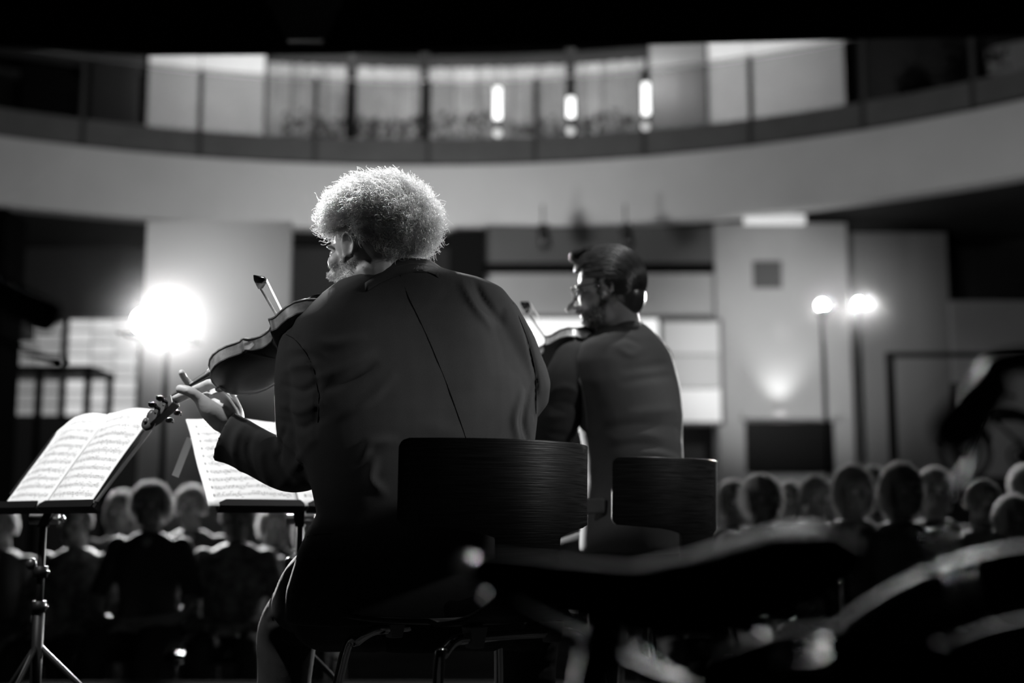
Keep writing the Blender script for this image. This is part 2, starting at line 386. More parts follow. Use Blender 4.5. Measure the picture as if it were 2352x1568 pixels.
# hedge-like planting in front of curtain
hb = B()
for i in range(900):
    px = random.uniform(648, 1486); a, D = arc_hit(px, 14.4); wv = 14 * math.sin(px / 60.) + 10 * math.sin(px / 23.)
    p = arcpt(a, 14.4 + random.uniform(-.12, .12), zat(random.uniform(268 + wv * .6, 330), D)); R = A(Matrix.Rotation(random.uniform(0, 6), 3, Vector((random.random(), random.random(), random.random() + .1))))
    hb.add(A([[-.07, 0, 0], [0, .03, .01], [.08, 0, 0], [0, -.03, .01]]) @ R.T + p, [(0, 1, 2, 3)])
hd = thing('hedge', 'low dark leafy planting along the foot of the gallery curtain', 'plant', tuple(arcpt(.1, 14.4, ZB + .55)))
lf = obj('foliage', hb, LEAF, hd, sm=False); lf['kind'] = 'stuff'
a0 = arc_hit(655, 14.4)[0]; a1 = arc_hit(1480, 14.4)[0]
obj('trough', arcband(a0, a1, 14.25, 14.55, ZB + .552, ZB + .9, 30), KICK, hd, sm=False)
# plants on the right end
for px, py, sc, lb in ((2105, 195, .42, 'small dark leafy plant on the right of the gallery'), (2225, 145, .8, 'tall dark bushy plant on the right end of the gallery')):
    D = 16.6; c = P(px, py, D); t = thing('potted_plant', lb, 'plant', (c[0], c[1], ZB + .55))
    b = B()
    for i in range(260):
        q = rng.normal(size=3) * A([.22, .2, .25]) * sc; R = A(Matrix.Rotation(random.uniform(0, 6), 3, Vector((random.random(), random.random(), random.random() + .1))))
        b.add(A([[-.09, 0, 0], [0, .035, .015], [.11, 0, 0], [0, -.035, .015]]) @ R.T + c + q, [(0, 1, 2, 3)])
    f = obj('foliage', b, LEAF, t, sm=False); f['kind'] = 'stuff'
    obj('stem', B().tube([(c[0], c[1], ZB + .8), c], .02, 6), DARKW, t)
    obj('pot', B().lathe([(.02, ZB + .552), (.13, ZB + .552), (.18, ZB + .85), (.15, ZB + .85), (.02, ZB + .8)], (c[0], c[1], 0)), BLACKP, t)
tag(obj('wall_panel', wallpanel(2272, 2420, 95, 200, 15.0), WHITEP, sm=False), 'pale panel at the far right end of the gallery', 'panel')
# dark canopy over the stage
bm_ = struct('stage_canopy', B().loft([A([P(x, yb, 7.2), P(x, yb, 7.2) + [0, .05, 0], P(x, yb, 7.2) + [0, .05, 1.1], P(x, yb, 7.2) + [0, 0, 1.1]]) for x, yb in
      ((-500, 84), (0, 104), (340, 121), (760, 118), (1180, 105), (1600, 93), (1950, 84), (2352, 76), (2900, 60))]), BLACKW, sm=False)
obj('bracket', B().loft([A([P(600, -20, 7.1), P(790, -20, 7.1), P(740, 92, 7.1), P(660, 92, 7.1)]), A([P(600, -20, 7.1), P(790, -20, 7.1), P(740, 92, 7.1), P(660, 92, 7.1)]) + [0, .09, 0]]), mat('dark_bracket', .05, .6), bm_, sm=False)
# ---- lower storey
LW = 18.9
def wp2(x0, x1, y0, y1, D, th=.12):
    a = P(x0, y1, D); b = P(x1, y0, D); return B().box2((a[0], D, a[2]), (b[0], D + th, b[2]))
ztop = ZB - .02
def wallto(x0, x1, D, th=.3, z0=FZ, z1=ztop):
    a = P(x0, 900, D); b = P(x1, 900, D); return B().box2((a[0], D, z0), (b[0], D + th, z1))
struct('wall_back_lower', wallto(-800, 3200, 19.2), DARKW, sm=False)
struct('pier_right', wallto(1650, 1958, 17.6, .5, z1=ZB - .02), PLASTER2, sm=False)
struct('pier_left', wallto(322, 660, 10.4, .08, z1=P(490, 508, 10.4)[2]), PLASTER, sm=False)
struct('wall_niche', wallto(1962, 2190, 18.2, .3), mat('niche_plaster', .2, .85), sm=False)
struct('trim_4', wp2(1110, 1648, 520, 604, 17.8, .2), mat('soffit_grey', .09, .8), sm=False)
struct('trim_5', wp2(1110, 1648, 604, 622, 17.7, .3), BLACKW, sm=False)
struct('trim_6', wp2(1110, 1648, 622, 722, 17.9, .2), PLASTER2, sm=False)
struct('trim_7', wp2(1030, 1112, 530, 640, 17.6, .3), BLACKW, sm=False)
# window behind the second player, with panes
def window(n, x0, x1, y0, y1, D, cols, rows, m, fw=.04, fm=KICK):
    a = P(x0, y1, D); b = P(x1, y0, D); r = struct('window_%d' % n, B().box2((a[0] - fw, D - .03, a[2] - fw), (b[0] + fw, D - .001, a[2])).box2((a[0] - fw, D - .03, b[2]), (b[0] + fw, D - .001, b[2] + fw))
        .box2((a[0] - fw, D - .03, a[2]), (a[0], D - .001, b[2])).box2((b[0], D - .03, a[2]), (b[0] + fw, D - .001, b[2])), fm, sm=False)
    for i in range(cols):
        for j in range(rows):
            mm = m[(i + j * cols) % len(m)]
            xa = a[0] + (b[0] - a[0]) * i / cols; xb = a[0] + (b[0] - a[0]) * (i + 1) / cols; za = a[2] + (b[2] - a[2]) * j / rows; zb = a[2] + (b[2] - a[2]) * (j + 1) / rows
            obj('pane', B().box2((xa + .008, D - .02, za + .008), (xb - .008, D - .005, zb - .008)), mm, r, sm=False)
    return r
window(1, 1180, 1512, 732, 985, 17.7, 1, 1, [WINL])
window(2, 1524, 1652, 738, 970, 17.6, 1, 3, [WINM, mat('window_mid', .3, .4, emit=.14), mat('window_mid2', .4, .4, emit=.17)])
window(3, 20, 145, 738, 955, 14.2, 2, 8, [mat('w3', .5, .4, emit=.20), mat('w4', .5, .4, emit=.26)])
window(4, 150, 320, 733, 955, 14.2, 3, 8, [mat('w5', .8, .4, emit=.62), mat('w6', .8, .4, emit=.52)])
tag(obj('screen', wp2(1716, 1914, 968, 1084, 17.5, .08), SCREEN, sm=False, bevel=.01), 'large dark screen standing against the pale pier', 'screen')
struct('trim_8', wp2(1706, 1925, 948, 962, 17.45, .14), PLASTER2, sm=False)
tag(obj('wall_vent', wp2(1732, 1794, 600, 660, 17.54, .06), mat('vent_grey', .07, .7), sm=False), 'square grey vent high on the pale pier', 'vent')
tag(obj('strip_light', wp2(1712, 1850, 492, 512, 17.3, .12), mat('strip_glow', .9, .5, emit=.38), sm=False), 'pale strip light under the gallery above the pier', 'lamp')
light('SPOT', 'uplight', tuple(P(1795, 958, 17.33)), 60, target=tuple(P(1795, 640, 17.66)), size=.1, spot=80, blend=1)
for px in (1247, 1437):
    c = P(px, 545, 17.0); t = thing('track_light', '%s black track spotlight under the gallery' % ('left' if px < 1300 else 'right'), 'lamp', (c[0], c[1], ZB), 0, 'track spotlights under the gallery')
    obj('head', B().tube([c + A([0, 0, .15]), c + A([.03, -.1, -.17])], .085, 12), BLACKP, t); obj('stem', B().tube([c + A([0, 0, .1]), (c[0], c[1], ZB + .1)], .012, 6), BLACKP, t)
    obj('yoke', B().box(c + A([0, 0, .1]), (.07, .01, .04)), BLACKP, t)
# right: door, frame stand and showcase motorcycle behind
struct('door_2', wallto(2195, 2620, 17.0, .12, z1=P(0, 690, 17)[2]), PLASTER2, sm=False)
fr = thing('display_frame', 'black square tube display frame around the far motorcycle', 'frame', tuple(P(2200, 1150, 13.5)))
fa = P(2056, 1130, 13.5); fb = P(2560, 820, 13.5)
for c0, c1 in (((fa[0], 0, fa[2] - .4), (fa[0], 0, fb[2])), ((fb[0], 0, fa[2] - .4), (fb[0], 0, fb[2])), ((fa[0], 0, fb[2]), (fb[0], 0, fb[2]))):
    obj('bar', B().box2((c0[0] - .04, 13.46, c0[2] - .0), (c1[0] + .04, 13.54, c1[2] + .05)), BLACKM, fr, sm=False, bevel=.005)
obj('bar', B().box2((P(2148, 0, 13.5)[0] - .03, 13.46, fa[2] - .4), (P(2148, 0, 13.5)[0] + .03, 13.54, P(0, 880, 13.5)[2])), BLACKM, fr, sm=False)
struct('display_plinth', B().box2((P(2040, 0, 13)[0], 12.9, FZ), (9.5, 15.0, P(0, 1072, 13)[2] - .1)), DARKW, sm=False)
# left: black tv bracket edge, work table silhouette
tb = thing('steel_table', 'dark steel table frame before the bright window at left', 'table', tuple(P(120, 1100, 13.2) * [1, 1, 0] + A([0, 0, FZ])))
q0 = P(30, 852, 13.2); q1 = P(245, 858, 13.2)
obj('table_top', B().box2((q0[0] - .5, 12.7, q0[2] - .05), (q1[0], 13.5, q0[2])), BLACKM, tb, sm=False)
for xx, yy in ((q1[0] - .04, 12.75), (q1[0] - .04, 13.45), (P(172, 0, 13.2)[0], 12.75), (q0[0] - .3, 12.75), (q0[0] - .3, 13.45)):
    obj('leg', B().box2((xx - .03, yy - .03, FZ), (xx + .03, yy + .03, q0[2] - .05)), BLACKM, tb, sm=False)
struct('column_left', wallto(-120, -8, 11.5, .5, z1=P(0, 478, 11.5)[2]), BLACKW, sm=False)
tag(obj('loudspeaker', wp2(10, 58, 700, 775, 12.0, .3), BLACKP, sm=False, bevel=.02), 'small black loudspeaker box high at the left edge', 'speaker')

# ---- flood lamps on stands
def floodstand(loc, heads, label, zr, dirx=0):
    t = thing('light_stand', label, 'lamp', (loc[0], loc[1], FZ))
    obj('pole', B().tube([(loc[0], loc[1], FZ + .3), (loc[0], loc[1], loc[2] - .08)], .022, 10), BLACKM, t)
    for i in range(3):
        a = i * 2.094 + .5; obj('leg', B().tube([(loc[0], loc[1], FZ + .75), (loc[0] + .55 * math.cos(a), loc[1] + .55 * math.sin(a), FZ + .02)], .014, 8), BLACKM, t)
    obj('collar', B().lathe([(.01, FZ + .72), (.035, FZ + .72), (.035, FZ + .8), (.01, FZ + .8)], (loc[0], loc[1], 0)), BLACKM, t)
    obj('crossbar', B().box((loc[0], loc[1], loc[2] - .09), (.04 + abs(heads[0][0]), .015, .012)), BLACKM, t, sm=False)
    for hx, hr in heads:
        obj('pole_shade', B().box((loc[0] + hx, loc[1] - .12, loc[2] - hr * 1.15), (hr * 1.3, .16, .003)), BLACKM, t, sm=False)  # plate added under the lamp to keep its light off the pole
        hd = obj('lamp_head', B().lathe([(.02, .16), (hr * .6, .15), (hr, .02), (hr * 1.04, 0), (hr * .9, .01), (hr * .5, .06), (.02, .06)], (loc[0] + hx, loc[1], loc[2]), Rx(-math.pi / 2)), BLACKM, t)
        obj('lens', B().lathe([(.002, .0), (hr * .88, .0), (hr * .88, -.01), (.002, -.012)], (loc[0] + hx, loc[1] - .005, loc[2]), Rx(-math.pi / 2)), GLOW, hd)
floodstand(LAMP_L, [(-.17, .11), (.07, .15)], 'pair of glaring flood lamps on a stand before the left pier', .1)
floodstand(LAMP_R1, [(0.0, .062)], 'glaring flood lamp on a stand, left one of the right pair', .1)
floodstand(LAMP_R2, [(0.0, .058)], 'glaring flood lamp on a stand, right one of the right pair', .1)

def haze(name, c, r, dens, label):  # ball of haze added for the lamp halo, its density fading outwards
    m = bpy.data.materials.new(name + '_volume'); m.use_nodes = True; n = m.node_tree; n.nodes.remove(n.nodes['Principled BSDF'])
    v = n.nodes.new('ShaderNodeVolumeScatter'); v.inputs['Anisotropy'].default_value = .35
    tc = n.nodes.new('ShaderNodeTexCoord'); g = n.nodes.new('ShaderNodeTexGradient'); g.gradient_type = 'SPHERICAL'; mp = n.nodes.new('ShaderNodeMapping'); mp.inputs['Scale'].default_value = (1 / r,) * 3
    p = n.nodes.new('ShaderNodeMath'); p.operation = 'POWER'; p.inputs[1].default_value = 1.5; q = n.nodes.new('ShaderNodeMath'); q.operation = 'MULTIPLY'; q.inputs[1].default_value = dens
    n.links.new(tc.outputs['Object'], mp.inputs[0]); n.links.new(mp.outputs[0], g.inputs[0]); n.links.new(g.outputs['Fac'], p.inputs[0]); n.links.new(p.outputs[0], q.inputs[0]); n.links.new(q.outputs[0], v.inputs['Density'])
    n.links.new(v.outputs[0], n.nodes['Material Output'].inputs['Volume'])
    o = obj('haze', B().ell((0, 0, 0), (r, r, r), None, 24, 16), m); o.location = c; return tag(o, label, 'haze', kind='stuff')
haze('left_haze', LAMP_L + A([0, 0, 0]), 1.4, .030, 'added haze ball making the halo of the flood lamps at left')
haze('right_haze', (LAMP_R1 + LAMP_R2) / 2, 1.2, .034, 'added haze ball making the halo of the pair of flood lamps at right')
# ------------------------------------------------------------------ figures
def head(b, c, R, nose=1.0, ears=True, scale=1.0, detail=True):
    def e(p, r, M=None):
        MM = R if M is None else R @ M; b.ell(A(c) + R @ A(p) * scale, A(r) * scale, MM, 20, 14)
    e((0, -.012, .025), (.074, .094, .090)); e((0, .030, -.035), (.057, .058, .075)); e((0, .052, -.088), (.032, .034, .026))
    e((.033, .02, -.075), (.026, .045, .034)); e((-.033, .02, -.075), (.026, .045, .034))
    for s in (-1, 1):
        e((s * .04, .058, -.022), (.022, .026, .022))
        if ears:
            e((s * .076, -.006, -.010), (.006, .017, .030), Rz(-s * .35) @ Rx(-.2))
            pts = [A(c) + R @ (A([s * (.079 + .006 * abs(math.sin(t))), -.008 + .017 * math.cos(t) - .004, -.008 + .030 * math.sin(t)]) * scale) for t in np.linspace(-1.2, 4.0, 12)]
            b.tube(pts, .0042 * scale, 8); e((s * .077, .004, -.036), (.007, .008, .009))
        if detail: e((s * .031, .080, -.028 + .046), (.020, .010, .006))
    bp = lambda q: A(c) + R @ (A(q) * scale)
    b.limb([bp((0, .086, .002)), bp((0, .098 + .006 * nose, -.02)), bp((0, .104 + .013 * nose, -.036))], [.008 * scale, .009 * scale, .0115 * scale])
    for s in (-1, 1): e((s * .012, .098, -.041), (.008, .011, .007))
    e((0, .084, -.064), (.024, .011, .0055)); e((0, .082, -.074), (.021, .011, .0065))
def curly_mask(u, facedir, cut): return u
def ellipsoid_pts(n):
    v = rng.normal(size=(n, 3)); return v / np.linalg.norm(v, axis=1)[:, None]
def straight_hair(c, R, n, L, thick, lift=.0, back=True, seed=1, K=9, rad=.0011, sc=1.0, long=0.0, wig=.004, front=.55):
    """strands combed from the hairline back over the skull"""
    U = ellipsoid_pts(n * 3); ok = ~((U[:, 1] > front) & (U[:, 2] < .42)) & (U[:, 2] > -.55) & ~((U[:, 1] > .15) & (U[:, 2] < .05)); U = U[ok][:n]
    out = []; rad3 = A([.078, .099, .095]); ctr = A([0, -.012, .025])
    pos = U.copy(); cur = []
    jit = rng.normal(size=(len(U), 3)) * wig / .09; jit2 = rng.uniform(.4, 1, len(U))
    for k in range(K):
        h = 1 + (thick / .09) * jit2 * (.3 + .7 * min(1, (k + 1) / 4)) + lift * np.maximum(0, pos[:, 1]) * np.maximum(0, pos[:, 2])
        q = pos * h[:, None]; cur.append(q * rad3)
        flow = np.tile(A([0, -1.0, -.25]), (len(U), 1)) if back else np.c_[pos[:, 0] * 1.2, np.full(len(U), .0), np.full(len(U), -1.0)]
        flow = flow + np.c_[pos[:, 0] * .2, np.zeros(len(U)), -np.maximum(0, -pos[:, 1]) * 1.4]
        flow = flow + .25 * jit
        flow -= pos * (flow * pos).sum(1)[:, None]; flow /= np.linalg.norm(flow, axis=1)[:, None] + 1e-6
        pos = pos + flow * (L / K / .09); 
        low = pos[:, 2] < -.6 - 0
        nn = np.linalg.norm(pos, axis=1)[:, None]
        if long: pos = np.where((pos[:, 2] < -.3)[:, None], pos, pos / nn)
        else: pos = pos / nn
    C = np.stack(cur, 1) + ctr
    return strands((C * sc) @ R.T + A(c), rad, rad * .35)
def fingers(b, chains, r=.0088):
    for ch in chains: b.limb([A(q) for q in ch], np.linspace(r, r * .82, len(ch)), 10)
def lap_hand(b, w, s, d=A([0, 1, 0]), lat=None):
    """relaxed hand: wrist w, side s"""
    lat = A([-s, .1, 0]) if lat is None else lat; d = d / np.linalg.norm(d); up = np.cross(lat, d); up /= np.linalg.norm(up)
    if up[2] < 0: up = -up
    b.limb([w, w + d * .045, w + d * .085], [.026, .034, .032], 12)
    b.ell(w + d * .06, (.036, .036, .015)); L = [.065, .075, .07, .055]
    for i in range(4):
        k = w + d * .085 + lat * (.027 - .018 * i); b.limb([k, k + d * L[i] * .5 + up * .004, k + d * L[i] - up * .018], [.0092, .0085, .0075], 8)
    t = w + d * .03 + lat * .03; b.limb([t, t + d * .03 + lat * .02, t + d * .06 + lat * .018 - up * .008], [.012, .010, .008], 8)

def shoe(p, d, m, parent, L=.27):
    d = A([d[0], d[1], 0.]); d /= np.linalg.norm(d); l = A([d[1], -d[0], 0]); b = B(); R = []
    for t, wd, ht in ((-.30, .028, .05), (-.26, .036, .08), (-.1, .038, .09), (.1, .040, .07), (.35, .047, .05), (.55, .045, .038), (.68, .03, .025)):
        c = A(p) + d * (t * L) * 1.0; R.append(A([c + l * wd, c + l * wd * .85 + A([0, 0, ht * .7]), c + A([0, 0, ht]), c - l * wd * .85 + A([0, 0, ht * .7]), c - l * wd]))
    b.loft(R); o = obj('shoe', b, m, parent)
    md = o.modifiers.new('s', 'SUBSURF'); md.levels = 1; md.render_levels = 1
    return o
def puffy_hair(hc, rad, low, n, m, par, sd=.05, front=.06, droop=.02, K=6, r=.0011):
    U = ellipsoid_pts(n * 2); c = hc + A([0, -.018, .012]); T = U * A(rad)
    ok = (T[:, 2] > low) & ~((T[:, 1] > front) & (T[:, 2] < .045)) & ~((T[:, 1] > .02) & (T[:, 2] < .03) & (np.abs(T[:, 0]) < .07)); U = U[ok][:n]; k = len(U); T = U * A(rad) * rng.uniform(.86, 1.05, k)[:, None]
    Rt = U * A([.070, .088, .086]); Rt[:, 2] = np.maximum(Rt[:, 2], -.03); t = np.linspace(0, 1, K)[None, :, None]
    d = T - Rt; j = rng.normal(size=(k, 1, 3)) * sd * .1; C = Rt[:, None] + d[:, None] * t + j * np.sin(t * 3.1) + A([0, 0, 1]) * (.018 * np.sin(t * 3.14)) - A([0, 0, 1]) * droop * t ** 2
    C = C + rng.normal(size=C.shape) * .0015; return strands(C + c, r, r * .5)
# ---- audience prototypes, seated, facing +Y, floor at z=0
def audience_proto(kind):
    t = thing('person', '', 'person')
    b = B(); R0 = np.eye(3); hc = A([0, .03, 1.205]); head(b, hc, R0, detail=False)
    b.limb([(0, -.0, 1.14), (0, -.012, 1.05), (0, 0, .98)], [.052, .054, .07]); b.limb([(0, 0, .98), (0, 0, .75), (0, 0, .52)], [.10, .09, .1])
    wr = []
    for s in (-1, 1):
        w_ = A([s * .07, .30, .635]); b.limb([(s * .16, 0, .985), (s * .235, .05, .76), (s * .21, .16, .655), w_], [.045, .038, .034, .026])
        lap_hand(b, w_, s, A([-s * .65, .55, -.12])); b.limb([(s * .09, .02, .52), (s * .13, .40, .51), (s * .12, .44, .1)], [.06, .05, .036])
    obj('body', fuse(b, .0075, 2), SKIN_SHADED, t, world=False)
    g = B(); wd = 1.0 if kind != 'woman' else .885
    rs = [((0, 0, .46), .185, .135), ((0, 0, .6), .17 * wd, .125), ((0, 0, .75), .165 * wd, .12), ((0, .0, .88), .185 * wd, .125), ((0, 0, .98), .19 * wd, .105), ((0, -.005, 1.03), .14 * wd, .085), ((0, -.01, 1.065), .075, .07)]
    g.loft([ring(c, a, d) for c, a, d in rs])
    for s in (-1, 1):
        if kind == 'woman': g.limb([(s * .165, 0, .985), (s * .205, .02, .87), (s * .235, .05, .77)], [.06, .055, .052])
        else: g.limb([(s * .17, 0, .98), (s * .24, .05, .76), (s * .215, .16, .655), (s * .11, .27, .64)], [.066, .055, .052, .042])
    me = fuse(g, .009, 4); undulate(me, .012, (9, 9, 5), kind == 'woman')
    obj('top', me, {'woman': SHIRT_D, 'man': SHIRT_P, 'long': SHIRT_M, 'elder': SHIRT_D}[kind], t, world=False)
    g = B()
    for s in (-1, 1): g.limb([(s * .09, .0, .525), (s * .13, .40, .52), (s * .13, .45, .3), (s * .12, .46, .1)], [.095, .075, .062, .052])
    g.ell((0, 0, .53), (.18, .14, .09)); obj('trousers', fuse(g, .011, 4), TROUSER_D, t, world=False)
    for s in (-1, 1): shoe((s * .12, .50, 0), (0, 1, 0), BLACKP, t)
    hm = {'woman': HAIRL, 'man': HAIRM, 'long': HAIRM, 'elder': HAIRL}[kind]
    if kind == 'woman': me = puffy_hair(hc, (.112, .122, .118), -.085, 4200, hm, t)
    elif kind == 'long': me = puffy_hair(hc, (.108, .118, .150), -.150, 4600, hm, t, droop=.03)
    elif kind == 'man': me = puffy_hair(hc, (.090, .108, .106), -.040, 3000, hm, t, droop=.0)
    else: me = puffy_hair(hc, (.098, .114, .114), -.055, 3400, hm, t, droop=.005)
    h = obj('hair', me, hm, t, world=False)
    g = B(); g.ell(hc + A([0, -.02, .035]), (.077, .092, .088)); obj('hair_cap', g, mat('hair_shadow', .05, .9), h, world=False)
    for s in (-1, 1): obj('eye', B().ell(hc + A([s * .031, .0745, .0]), (.0125,) * 3), mat('eye_white', .5, .2), t, world=False)
    return t
def chair_proto():
    t = thing('stacking_chair', '', 'chair')
    b = B(); b.box((0, .0, .44), (.2, .2, .012)); obj('seat', b, BLACKP, t, world=False, sm=False, bevel=.01)
    R = [A([(x, -.2 - .03 * (1 - (x / .2) ** 2) - dz * .1, .66 + dz), (x, -.215 - .03 * (1 - (x / .2) ** 2) - dz * .1, .66 + dz)]) for x in (0,) for dz in (0,)]
    b = B(); rr = []
    for x in np.linspace(-.2, .2, 9):
        y = -.21 - .035 * (1 - (x / .2) ** 2); rr.append(A([(x, y, .62), (x, y - .012, .62), (x, y - .03, .84), (x, y - .018, .84)]))
    obj('backrest', b.loft(rr), BLACKP, t, world=False, bevel=.004)
    for s in (-1, 1):
        p, _ = smooth([(s * .205, -.235, .83), (s * .205, -.2, .46), (s * .21, -.18, .40), (s * .215, -.22, 0)], 1, 6); obj('leg', B().tube(p, .011, 8), CHROME, t, world=False)
        p, _ = smooth([(s * .205, -.19, .425), (s * .205, .12, .425), (s * .208, .19, .40), (s * .215, .22, .0)], 1, 6); obj('leg', B().tube(p, .011, 8), CHROME, t, world=False)
    return t
protos = {k: audience_proto(k) for k in ('woman', 'man', 'long', 'elder')}
cproto = chair_proto(); used = set()
def copyof(root, key, **kw):
    if key not in used: used.add(key); return root
    return dup(root)
# (px of head centre, px of head top, distance, kind, yaw off camera, label)
AUD = [
 (350, 1102, 6.35, 'woman', .0, 'grey-haired woman in dark V-neck top with hands in lap, front row between the music stands'),
 (441, 1112, 7.3, 'elder', .1, 'person with rim-lit short hair behind the right shoulder of the grey-haired woman'),
 (545, 1136, 6.45, 'man', .1, 'man in patterned shirt seated in front row below the right music stand'),
 (628, 1160, 7.4, 'woman', .3, 'person with bright blond hair behind the patterned-shirt man'),
 (283, 1128, 7.5, 'long', .1, 'dim person whose head shows left of the grey-haired woman'),
 (180, 1150, 6.5, 'man', -.1, 'dark-clad person hidden behind the left music stand'),
 (8, 1160, 6.7, 'elder', -.1, 'person at the far left edge below the left music stand'),
 (712, 1172, 7.0, 'long', .0, 'person half hidden behind the pole of the right music stand'),
 (1684, 1100, 7.1, 'woman', .1, 'light-haired person right behind the empty chair back of the second player'),
 (1745, 1086, 6.2, 'woman', .15, 'person with wide rim-lit bob, first head right of the second chair'),
 (1812, 1104, 7.9, 'elder', .1, 'small far head between the two nearer ones right of the second chair'),
 (1872, 1090, 6.9, 'man', .1, 'person with dark fringe and a faintly lit face under the right flood lamps'),
 (1955, 1070, 6.5, 'long', .15, 'long-haired person directly below the stand poles of the right lamps'),
 (2003, 1068, 8.0, 'man', .1, 'dark head peeping out behind the long-haired person below the lamp poles'),
 (2065, 1066, 6.0, 'long', .2, 'long-haired woman with bright rim of hair, largest head of the right group'),
 (2143, 1072, 6.7, 'elder', .2, 'dark-haired person right behind the woman with the brightest hair rim'),
 (2250, 1098, 6.5, 'man', .25, 'person with dim rim-lit hair, second head from the right edge in front'),
 (2325, 1134, 6.0, 'woman', .25, 'short-haired person nearest to the right edge of the audience'),
 (2352, 1066, 7.8, 'elder', .2, 'far head cut by the right edge below the motorcycle display'),
 (1560, 1150, 6.6, 'long', .1, 'person mostly hidden behind the second player and his chair'),
 (1620, 1120, 7.6, 'man', .1, 'person in the second row hidden behind the second chair back'),
]
for i, (px, py, D, k, yaw, lb) in enumerate(AUD):
    top = P(px, py, D); s = (top[2] - FZ) / 1.335
    o = copyof(protos[k], k); o.location = (top[0], top[1], FZ); o.rotation_euler = (0, 0, math.pi + yaw); o.scale = (s, s, s)
    tag(o, lb, 'person', 'seated audience')
    c = copyof(cproto, 'c'); c.location = (top[0], top[1], FZ); c.rotation_euler = (0, 0, math.pi + yaw); c.scale = (s, s, s)
    tag(c, 'chrome-legged black chair under the ' + lb[:60].replace(',', '') if False else 'chrome-legged chair of the ' + ' '.join(lb.split()[:11]).strip(','), 'chair', 'audience chairs')

# ------------------------------------------------------------------ plywood chairs of the players
def ply_chair(loc, yaw, label, s=1.0):
    t = thing('plywood_chair', label, 'chair', tuple(loc), yaw, 'plywood chairs of the players')
    # shell: rows from back top down the stem, round into the seat and forward
    rows = []; Rb = .32
    path = []   # (y, z, halfwidth, curvature weight)
    def hw(z):
        if z > .605:
            q = .283; top = .782; e = .022
            d = min(top - z, z - .605)
            return q - (e - math.sqrt(max(0, e * e - (e - d) ** 2)) if d < e else 0)
        u = (.605 - z)
        if u < .04: return max(.083, .283 - .022 - .2 * math.sqrt(max(0, 1 - (1 - u / .04) ** 2)))
        return .083 + max(0, (.53 - z)) * .12
    for z in list(np.linspace(.782, .76, 7)) + list(np.linspace(.75, .63, 8)) + list(np.linspace(.627, .565, 14)) + list(np.linspace(.55, .475, 5)):
        path.append((-.215 + (.782 - z) * .02 + .0, z, hw(z), 1.0))
    for a in np.linspace(0, math.pi / 2, 12)[1:]:
        path.append((-.209 + .06 * (1 - math.cos(a)), .475 - .06 * math.sin(a), .085 + .10 * (a / 1.57) ** 1.3, 1 - a / 1.75))
    for y in np.linspace(-.13, .2, 9):
        path.append((y, .412 - .008 * math.sin((y + .13) * 8), .195 + .02 * min(1, (y + .14) * 8), .06))
    path.append((.225, .403, .19, .05))
    NC = 25; V = []; F = []
    for (y, z, h, cw) in path:
        for j in range(NC):
            sx = (j / (NC - 1) * 2 - 1) * h; R = Rb / max(cw, .05); V.append((R * math.sin(sx / R), y + R * (1 - math.cos(sx / R)) if cw > .1 else y, z + (0 if cw > .1 else .25 * sx * sx)))
    for i in range(len(path) - 1):
        for j in range(NC - 1): a = i * NC + j; F.append((a, a + 1, a + NC + 1, a + NC))
    o = obj('shell', B().add(V, F), WOOD, t, world=False, solid=.011)
    md = o.modifiers.new('b', 'BEVEL'); md.width = .003; md.segments = 2; md.limit_method = 'ANGLE'; md.angle_limit = math.radians(50)
    for yy, sg in ((-.155, -1), (.14, 1)):
        hwid = .14
        p, _ = smooth([(-hwid, yy, .385), (0, yy, .387), (hwid, yy, .385)], 1, 4)
        obj('cross_rail', B().tube(p, .0105, 12), CHROME, t, world=False)
        for s in (-1, 1):
            p, _ = smooth([(s * (hwid - .03), yy, .385), (s * (hwid + .01), yy + sg * .004, .383), (s * (hwid + .045), yy + sg * .015, .362), (s * (hwid + .068), yy + sg * .03, .33), (s * (hwid + .11), yy + sg * .08, .0)], 1, 6)
            l = obj('leg', B().tube(p, .0108, 12), CHROME, t, world=False)
            obj('foot_cap', B().tube([p[-2] + (p[-1] - p[-2]) * .2, p[-1]], .0125, 10), BLACKP, l, world=False)
    for x in (-.10, .10):
        for yy in (-.155, .14):
            obj('bracket', B().loft([A([(x - .022, yy - .016, .408), (x + .022, yy - .016, .408), (x + .022, yy + .016, .408), (x - .022, yy + .016, .408)]), A([(x - .013, yy - .014, .366), (x + .013, yy - .014, .366), (x + .013, yy + .014, .366), (x - .013, yy + .014, .366)])]), BRACKET, t, world=False, sm=False, bevel=.002)
    return t
def chair_at(stem_px, D, yaw, label):
    m = A([(stem_px - 1176) / FPX * D, D, 0]); f = A([-math.sin(yaw), math.cos(yaw), 0]); return ply_chair(m + f * .215, yaw, label)
chair_at(1222, 2.63, math.radians(38), 'dark wood-grained plywood chair with T-shaped back under the curly-haired violinist')
chair_at(1606, 3.44, math.radians(52), 'dark plywood chair with T-shaped back under the bespectacled violinist')

